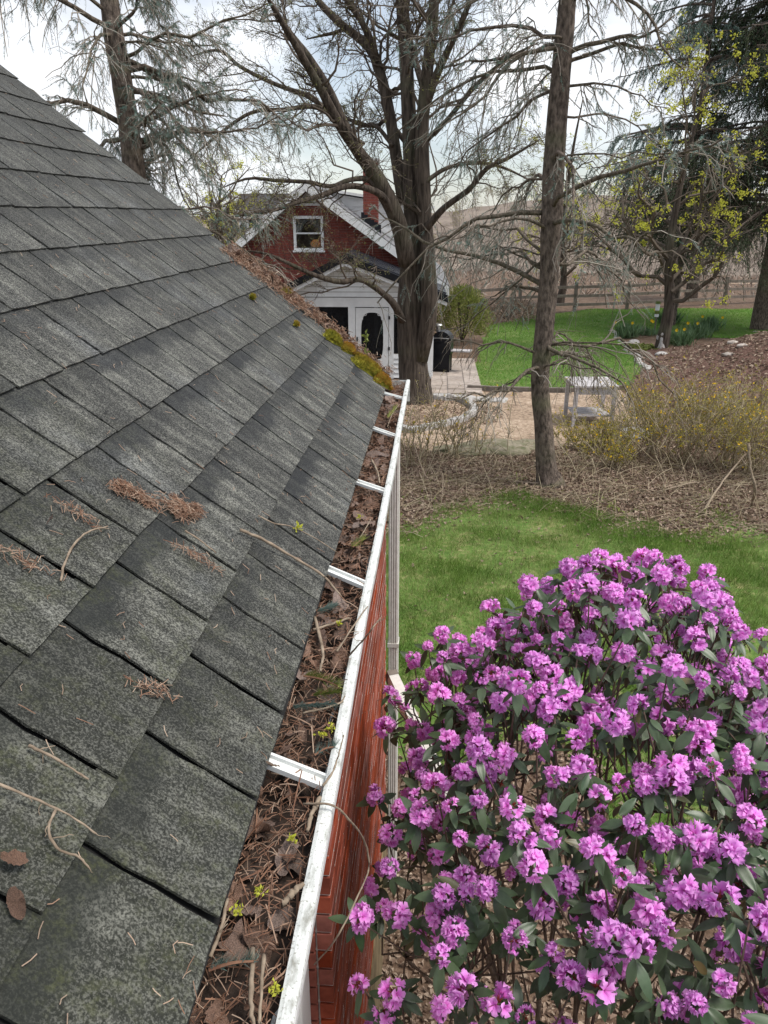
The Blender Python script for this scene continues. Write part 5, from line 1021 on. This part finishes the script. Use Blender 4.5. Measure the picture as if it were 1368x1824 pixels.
# heaps of rusty needles
def heap(centers, n, lb, spread=(.05, .012), name='needle_heap', h=.006, mat='needle', nl=(.012, .024), cat='needles', pf=.45):
    A = []; 
    for px, py, wgt, ln, ang in centers:
        m = int(n * wgt); c = onroof(px, py, .012); e = np.stack([rng.normal(scale=ln, size=m), rng.normal(scale=ln * pf, size=m) + .35 * ln * np.sin(rng.uniform(0, 6.28, m))], 1); ca, sa = math.cos(ang), math.sin(ang); u = e[:, 0] * ca - e[:, 1] * sa; s = e[:, 0] * sa + e[:, 1] * ca
        hh = np.abs(rng.normal(scale=h, size=m)) * np.exp(-(e[:, 0] / ln) ** 2 * .5); A.append(c + u[:, None] * U_ + s[:, None] * S_ + hh[:, None] * N_)
    A = np.concatenate(A); m = len(A); d = nrm(U_ * rng.normal(size=(m, 1)) + S_ * rng.normal(size=(m, 1)) * 1.2 + N_ * rng.normal(scale=.3, size=(m, 1))); L = rng.uniform(*nl, m); T = A[:, None] + d[:, None] * np.linspace(-.5, .5, 3)[None, :, None] * L[:, None, None]; T[:, 1] += N_ * .0015
    return tag(MB().tubes(T, np.full((m, 3), .00065), 3, np.clip(rng.normal(.25, .35, m), 0, 1)).build(name, M[mat]), lb, cat)
heap([(213, 868, .35, .013, -.2), (238, 880, .4, .018, -1.1), (264, 897, .2, .012, -1.2), (290, 897, .1, .02, -.6)], 460, 'left heap of rusty needles caught at a shingle slot')
heap([(318, 905, .6, .019, .4), (345, 912, .4, .014, .1)], 520, 'right heap of rusty needles, larger of the two')
heap([(120, 905, .5, .02, -1.4), (150, 925, .5, .02, -1.4)], 60, 'thin line of needles in the slot above the bent twig', pf=.08)
heap([(335, 985, .5, .022, -1.4), (365, 1003, .5, .02, -1.4)], 70, 'line of needles in the slot right of the bent twig', pf=.08)
heap([(262, 1222, .6, .018, -1), (285, 1238, .4, .012, -1)], 55, 'short needle line in a slot in the middle of the lower shingles', pf=.08)
heap([(10, 982, .5, .02, -1), (60, 1010, .5, .02, -1)], 60, 'needle line in the slot at the left edge', pf=.08)
# loose needles over all tabs
n = 620; u = rng.uniform(.35, 3.9, n); s = rng.random(n) ** 1.5 * 2.2; A = np.array([rp3(a, b_, .0165 - .0095 * ((b_ % EXPO) / EXPO)) for a, b_ in zip(u, s)]); d = nrm(U_ * rng.normal(size=(n, 1)) + S_ * rng.normal(size=(n, 1))); L = rng.uniform(.01, .024, n); T = A[:, None] + d[:, None] * np.linspace(-.5, .5, 3)[None, :, None] * L[:, None, None]; T[:, 1] += (S_ * rng.normal(scale=.0025, size=(n, 1)))
o = MB().tubes(T, np.full((n, 3), .00065), 3, rng.random(n)).build('fallen_needles', M['needle'], kind='stuff'); o['label'] = 'loose tan needles scattered over the shingles'; o['category'] = 'needles'
# litter band and moss along the rake
n = 5200; s = rng.uniform(.0, 1.02, n); wgt = np.clip(1.25 - np.abs(s - .75) * 1.6, .12, 1); k = rng.random(n) < wgt; s = s[k]; n = len(s); u = YE - .0 - np.abs(rng.normal(scale=.06, size=n)) * (.5 + s); A = np.array([rp3(a, b_, .014) for a, b_ in zip(u, s)]) + N_ * (np.abs(rng.normal(scale=.016, size=n)) * np.exp(-((YE - u) / .09) ** 2))[:, None]
d = nrm(U_ * rng.normal(size=(n, 1)) + S_ * rng.normal(size=(n, 1)) + N_ * rng.normal(scale=.35, size=(n, 1))); L = rng.uniform(.015, .04, n); T = A[:, None] + d[:, None] * np.linspace(-.5, .5, 3)[None, :, None] * L[:, None, None]
o = MB().tubes(T, np.full((n, 3), .0013), 3, np.clip(rng.normal(.25, .35, n), 0, 1)).build('rake_litter', M['needle'], kind='stuff'); o['label'] = 'rust-brown needle litter heaped along the far roof edge'; o['category'] = 'needles'
for i in range(70):
    sp = rng.uniform(.25, 1.0); o = link('dead_leaf', lms[rng.integers(10)]); o.location = rp3(YE - abs(rng.normal(scale=.05)), sp, .03); s_ = rng.uniform(.02, .045); o.scale = (s_,) * 3; o.rotation_euler = (rng.normal(scale=.5), .66 + rng.normal(scale=.5), rng.uniform(0, 6)); tag(o, 'brown dead leaf in the litter band along the far roof edge', 'leaf', 'dead leaves on the roof edge')
def mossclump(px, py, lu, ls, h, lb, orange=.2, n=2600):
    c = onroof(px, py, .012); t = thing('moss_clump', lb, 'moss', (0, 0, 0), 0, 'moss on the roof edge'); a = rng.uniform(0, 2 * np.pi, n); r = np.sqrt(rng.random(n)) * (1 + .25 * np.sin(a * 3) + .15 * np.sin(a * 5 + 2)); hh = h * np.clip(1 - r ** 2, 0, 1) ** .6 * (1 + .25 * vnoise(r * np.cos(a) * 4, r * np.sin(a) * 4, 2, 3))
    ba = c + U_ * (lu * r * np.cos(a))[:, None] + S_ * (ls * r * np.sin(a))[:, None] + N_ * hh[:, None] * .8; d = nrm(N_ + rng.normal(scale=.5, size=(n, 3))); w_ = nrm(np.cross(d, rng.normal(size=(n, 3)))) * .0026; V = np.stack([ba - w_, ba + w_, ba + d * rng.uniform(.008, .02, (n, 1))], 1).reshape(-1, 3)
    MB().add(V, np.arange(3 * n).reshape(-1, 3), np.repeat(np.clip(orange + .35 * np.cos(a) * r + rng.normal(scale=.15, size=n), 0, 1), 3)).build('fronds', M['moss'], t, kind='stuff')
    g_ = np.linspace(0, 2 * np.pi, 19)[:-1]; V = []; 
    for f in (1, .8, .55, .25): V += [c + U_ * lu * f * (1 + .25 * math.sin(q * 3) + .15 * math.sin(q * 5 + 2)) * math.cos(q) + S_ * ls * f * (1 + .25 * math.sin(q * 3) + .15 * math.sin(q * 5 + 2)) * math.sin(q) + N_ * (h * max(1 - f * f, 0) ** .6 * .75 - .005) for q in g_]
    V.append(c + N_ * h * .7); b = MB().add(V, np.array([[k * 18 + i, k * 18 + (i + 1) % 18, (k + 1) * 18 + (i + 1) % 18, (k + 1) * 18 + i] for k in range(3) for i in range(18)])); b.f.append(np.array([[54 + i, 54 + (i + 1) % 18, 72] for i in range(18)])); b.m.append(np.zeros(18)); b.build('cushion', M['moss'], t, smooth=True)
mossclump(655, 655, .1, .1, .035, 'large green and orange moss cushion at the roof corner', .3, 4200)
mossclump(680, 680, .07, .05, .035, 'rust-orange moss cushion at the very eave end', .65, 2000)
mossclump(592, 603, .07, .05, .028, 'yellow-green moss tuft halfway up the roof edge', .05, 1800)
mossclump(620, 622, .08, .035, .02, 'brownish moss strip between two brighter tufts', .6, 1500)
mossclump(510, 522, .06, .03, .02, 'small mossy patch above the litter band', .3, 1000)
mossclump(449, 530, .02, .009, .005, 'tiny dark moss spot on a shingle corner', .2, 500)
mossclump(527, 578, .022, .01, .005, 'tiny olive moss spot lower on the shingles', .4, 500)
tq = [onroof(652, 640, .02), onroof(652, 640, .02) + [0, 0, .06], onroof(652, 640, .02) + [.005, 0, .12]]
sdl = thing('weed_seedling', 'small green weed seedling growing from the roof-edge moss', 'plant', tuple(tq[0])); sdl.location = (0, 0, 0); MB().tubes(np.array(tq)[None], np.full((1, 3), .0015), 4).build('stem', M['yew'], sdl)
n = 22; c = np.array(tq[0]) + np.array([0, 0, .13]) * rng.random((n, 1)); V, F = fan_leaves(c, rng.normal(size=(n, 3)) + [0, 0, .3], nrm(rng.normal(size=(n, 3))), np.full(n, .028), np.full(n, .014)); MB().add(V, F, .3).build('leaves', M['yew'], sdl)

# ------------------------------------------------------------------ rhododendron
def petalm():
    m, t, o = nodes('rhododendron_petal'); a = N(t, 'ShaderNodeAttribute', attribute_name='rnd').outputs['Fac']; r = N(t, 'ShaderNodeObjectInfo').outputs['Random']
    col = ramp(t, a, [(0, (.62, .06, .4)), (.3, (.93, .28, .86)), (.85, (.98, .48, .96)), (.93, (.2, .03, .03)), (1, (.22, .06, .02))]); h = N(t, 'ShaderNodeHueSaturation', {'Hue': N(t, 'ShaderNodeMapRange', {0: r, 3: .492, 4: .508}).outputs[0], 'Value': N(t, 'ShaderNodeMapRange', {0: r, 3: .8, 4: 1.08}).outputs[0], 'Color': col}).outputs[0]
    b = N(t, 'ShaderNodeBsdfPrincipled', {'Base Color': h, 'Roughness': .6, 'Specular IOR Level': .2}); tr = N(t, 'ShaderNodeBsdfTranslucent', {'Color': h}); mxs = N(t, 'ShaderNodeMixShader', {0: .35, 1: b.outputs[0], 2: tr.outputs[0]}); t.links.new(mxs.outputs[0], o.inputs[0]); return m
def rleafm():
    m, t, o = nodes('rhododendron_leaf'); g = N(t, 'ShaderNodeNewGeometry'); f = noise(t, g.outputs['Position'], 45, 4); a = N(t, 'ShaderNodeAttribute', attribute_name='rnd').outputs['Fac']
    col = ramp(t, f, [(.3, (.028, .06, .022)), (.7, (.06, .11, .05))]); col = mixc(t, ramp(t, N(t, 'ShaderNodeObjectInfo').outputs['Random'], [(0, (0, 0, 0)), (.9, (.1, .1, .1)), (1, (1, 1, 1))]), col, (.13, .09, .03)); col = mixc(t, mathn(t, 'MULTIPLY', a, .6), col, (.1, .14, .08)); col = mixc(t, g.outputs['Backfacing'], col, (.12, .115, .05))
    b = N(t, 'ShaderNodeBsdfPrincipled', {'Base Color': col, 'Roughness': .42, 'Specular IOR Level': .6}); tr = N(t, 'ShaderNodeBsdfTranslucent', {'Color': col}); mxs = N(t, 'ShaderNodeMixShader', {0: .12, 1: b.outputs[0], 2: tr.outputs[0]}); t.links.new(mxs.outputs[0], o.inputs[0]); return m
M['petal'], M['rleaf'] = petalm(), rleafm()
def truss(seed, nf):
    r = np.random.default_rng(seed); b = MB()
    for i in range(nf):
        ph = i * 2.4 + r.normal(scale=.25); el = math.acos(1 - (i + .5) / nf * (1.25)); d = nrm(np.array([math.sin(el) * math.cos(ph), math.sin(el) * math.sin(ph), math.cos(el)]) + r.normal(scale=.3, size=3)); c = d * r.uniform(.014, .024)
        u = nrm(np.cross(d, r.normal(size=3))); v = np.cross(d, u); tw0 = r.uniform(0, 6.28); fs = r.uniform(.85, 1.15)
        for k in range(5):
            a = tw0 + k * 1.2566 + r.normal(scale=.08); e = u * math.cos(a) + v * math.sin(a); s_ = np.cross(d, e); V = []; rv = []
            for t_ in (0, .4, .75, 1.0):
                wv = (.0022, .0058, .0082, .0048)[(0, .4, .75, 1.0).index(t_)] * fs
                for q_ in (-1, 0, 1):
                    rr_ = fs * .0205 * t_ ** .9; hz_ = .016 * math.sin(t_ * 1.7) - .007 * t_ ** 3 + (r.normal(scale=.0032) if t_ > .5 else 0) + (.0022 if q_ else 0) * t_
                    V.append(c + e * (rr_ - (.0035 * abs(q_) * (t_ == 1.0))) + s_ * wv * q_ + d * hz_ + r.normal(scale=.0017, size=3) * t_); rv.append(.05 + .8 * min(1, t_ * 1.15) + (.04 * r.normal()))
            b.add(V, [[j * 3 + m_, j * 3 + m_ + 1, (j + 1) * 3 + m_ + 1, (j + 1) * 3 + m_] for j in range(3) for m_ in range(2)], np.clip(rv, 0, .86))
        for k in range(5):
            a = r.uniform(0, 6.28); q0 = c; q1 = c + d * .02 * fs + (u * math.cos(a) + v * math.sin(a)) * .009; w_ = nrm(np.cross(q1 - q0, r.normal(size=3))) * .0006; b.add([q0 - w_, q0 + w_, q1 + w_, q1 - w_], [[0, 1, 2, 3]], .6 if k else .97)
    for k in range(9):
        d = nrm(r.normal(size=3) + [0, 0, .4]); w_ = nrm(np.cross(d, r.normal(size=3))) * .003; b.add([w_ + d * .004, -w_ + d * .004, d * .021], [[0, 1, 2]], .95)
    return b
trs = [truss(50 + i, (10, 12, 9, 12, 8, 10, 11, 6, 7, 4)[i]) for i in range(10)]; trm = [t_.mesh('flower_cluster', M['petal'], True) for t_ in trs]; trd = [(np.concatenate(t_.v), t_.f, np.concatenate(t_.r)) for t_ in trs]
def rleaf(seed):
    r = np.random.default_rng(seed); V = []; cv = r.uniform(.05, .3); fo = r.uniform(.12, .35)
    for t_ in np.linspace(0, 1, 7):
        wv = .21 * math.sin(math.pi * min(1, t_ * .94 + .05)) ** .75 * (1.05 - .25 * t_)
        for q_ in (-1, -.5, 0, .5, 1): V.append((t_, wv * q_, -cv * t_ * t_ + fo * abs(wv * q_) - (.02 if q_ == 0 else 0) - .25 * (wv * q_) ** 2 / .2))
    return np.array(V), np.array([[k * 5 + i, (k + 1) * 5 + i, (k + 1) * 5 + i + 1, k * 5 + i + 1] for k in range(6) for i in range(4)])
rls = [rleaf(i) for i in range(6)]; rlm = [MB().add(V, F).mesh('leaf', M['rleaf'], True) for V, F in rls]
def rtop(x, y): return 2.6 - .8 * np.where(x < .6, .74 * ((x - .6) / .8) ** 2, 1.5 * (x - .6) ** 2) - np.where(y < 2.1, .27 * ((y - 2.1) / 1.05) ** 2, 1.5 * (y - 2.1) ** 2) + .085 * vnoise(x, y, 7, 31)
def poisson(n, md, x0, x1, y0, y1):
    pts = []
    for _ in range(n):
        p = np.array([rng.uniform(x0, x1), rng.uniform(y0, y1)])
        if not pts or np.min(np.hypot(*(np.array(pts) - p).T)) > md: pts.append(p)
    return np.array(pts)
sh = []
for md, lo, hi, fr in ((.05, 0, .2, .9), (.078, .13, .48, .8), (.11, .45, .95, .6)):
    for x, y in poisson(6500, md, -.16, 1.75, .72, 2.62):
        dz = rng.uniform(lo, hi); zt = float(rtop(x, y))
        if rng.random() < np.clip((.1 - x) / .35, 0, .75): continue
        z = zt - dz
        if z < .5: continue
        out_ = np.array([(x - .55) * .5, (y - 2.0) * .45, .75]) + rng.normal(scale=.38, size=3); sh.append((np.array([x, y, z]), nrm(out_), rng.random() < fr, lo))
rh = thing('rhododendron', 'large rhododendron bush covered in lilac-purple flower clusters beside the garage wall', 'shrub', (.75, 1.7, 0)); rh.location = (0, 0, 0)
# stems: shoots -> mid nodes -> low nodes -> base
SP = np.array([s_[0] for s_ in sh]); nd = np.array([s_[1] for s_ in sh]); km = SP[rng.choice(len(SP), 85, replace=False)] - [0, 0, .28]
for _ in range(3):
    A_ = np.argmin(np.linalg.norm(SP[:, None] - [0, 0, .25] - km[None], axis=2), 1)
    for i in range(len(km)):
        if np.any(A_ == i): km[i] = SP[A_ == i].mean(0) - [0, 0, .24]
bs = np.array([[.55, 1.55, 0], [.75, 1.75, 0], [.95, 1.6, 0], [.7, 1.95, 0], [1.1, 1.9, 0], [.4, 1.8, 0]]); lw = km[::6] * [.6, .6, .45] + np.array([.3, .68, 0]) ; lw[:, 2] = np.maximum(lw[:, 2], .3); bs[:, 2] = gz(bs[:, 0], bs[:, 1])
b = MB(); q0 = SP - nd * .02; m0 = km[A_]; mid = (q0 * .55 + m0 * .45) + nd * -.03 + rng.normal(scale=.018, size=q0.shape); T = np.stack([m0, m0 * .65 + mid * .35 + rng.normal(scale=.012, size=q0.shape), mid, mid * .4 + q0 * .6, q0], 1); b.tubes(T, np.linspace(.0034, .002, 5)[None] * np.ones((len(T), 1)), 4)
B_ = np.argmin(np.linalg.norm((km[:, None] - lw[None]) * [1, 1, .4], axis=2), 1); l0 = lw[B_]; w1 = rng.normal(scale=.03, size=km.shape); T = np.stack([l0, l0 * .7 + km * .3 + w1, l0 * .35 + km * .65 - w1, km], 1); b.tubes(T, np.linspace(.007, .0036, 4)[None] * np.ones((len(T), 1)), 5)
C_ = np.argmin(np.linalg.norm((lw[:, None] - bs[None])[..., :2], axis=2), 1); b0 = bs[C_]; w1 = rng.normal(scale=.05, size=lw.shape); T = np.stack([b0, b0 * .6 + lw * .4 + w1 * [1, 1, .3], lw], 1); b.tubes(T, np.linspace(.017, .009, 3)[None] * np.ones((len(T), 1)), 6)
b.build('stems', M['rstem'], rh, smooth=True)
cl = []; lf = []
for p, d, flw, lay in sh:
    u = nrm(np.cross(d, rng.normal(size=3))); v = np.cross(d, u)
    if flw: cl.append((p, d, u, v, rng.choice(10, p=[.105] * 6 + [.0925] * 4), rng.uniform(.52, .96), lay))
    nlv = rng.integers(4, 8) if lay == 0 else rng.integers(7, 12); a0_ = rng.uniform(0, 6.28)
    for k in range(nlv):
        a = a0_ + k * 2.4; e = u * math.cos(a) + v * math.sin(a); dd = nrm(e + d * rng.uniform(-.75, .45) + np.array([0, 0, -.28])); pos = p - d * rng.uniform(.004, .05) + e * .006; n_ = nrm(d + np.array([0, 0, .6]) - dd * ((d + np.array([0, 0, .6])) @ dd)); lf.append((pos, dd, np.cross(n_, dd), n_, int(rng.integers(6)), rng.uniform(.042, .07), lay))
ci = inframe(np.array([c[0] for c in cl]), 20); key = [(-1 if ci[i] else 9) + c[6] * 3 + np.linalg.norm(c[0] - CAM) * .3 for i, c in enumerate(cl)]; od = np.argsort(key); rest = MB()
for n_i, i in enumerate(od):
    p, d, u, v, k, s_, lay = cl[i]
    if n_i < 300: link('flower_cluster', trm[k], rh, None, mtx(u * s_, v * s_, d * s_, p))
    else:
        V, Fs, rv = trd[k]; Vn = (V @ np.stack([u, v, d], 0)) * s_ + p; base_ = rest.n; rest.v.append(Vn); rest.r.append(rv); rest.n += len(Vn)
        for f in Fs: rest.f.append(np.asarray(f) + base_); rest.m.append(np.zeros(len(f)))
if rest.n: rest.build('flower_mass', M['petal'], rh, smooth=True, kind='stuff')
li_ = inframe(np.array([c[0] for c in lf]), 10); key = [(-1 if li_[i] else 9) + c[6] * 3 + np.linalg.norm(c[0] - CAM) * .3 + rng.random() * .25 for i, c in enumerate(lf)]; od = np.argsort(key); rest = MB()
for n_i, i in enumerate(od):
    p, d, s2_, n2_, k, L_, lay = lf[i]
    if n_i < 300: link('leaf', rlm[k], rh, None, mtx(d * L_, s2_ * L_, n2_ * L_, p))
    else: V, F = rls[k]; rest.add((V @ np.stack([d, s2_, n2_], 0)) * L_ + p, F, rng.random() * .8)
rest.build('foliage', M['rleaf'], rh, smooth=True, kind='stuff')
print('OBJ', len(bpy.data.objects), 'TRIS', sum(sum(max(0, l - 2) for l in [p_.loop_total for p_ in m_.polygons]) if len(m_.polygons) < 2000 else len(m_.loops) - 2 * len(m_.polygons) for m_ in bpy.data.meshes))
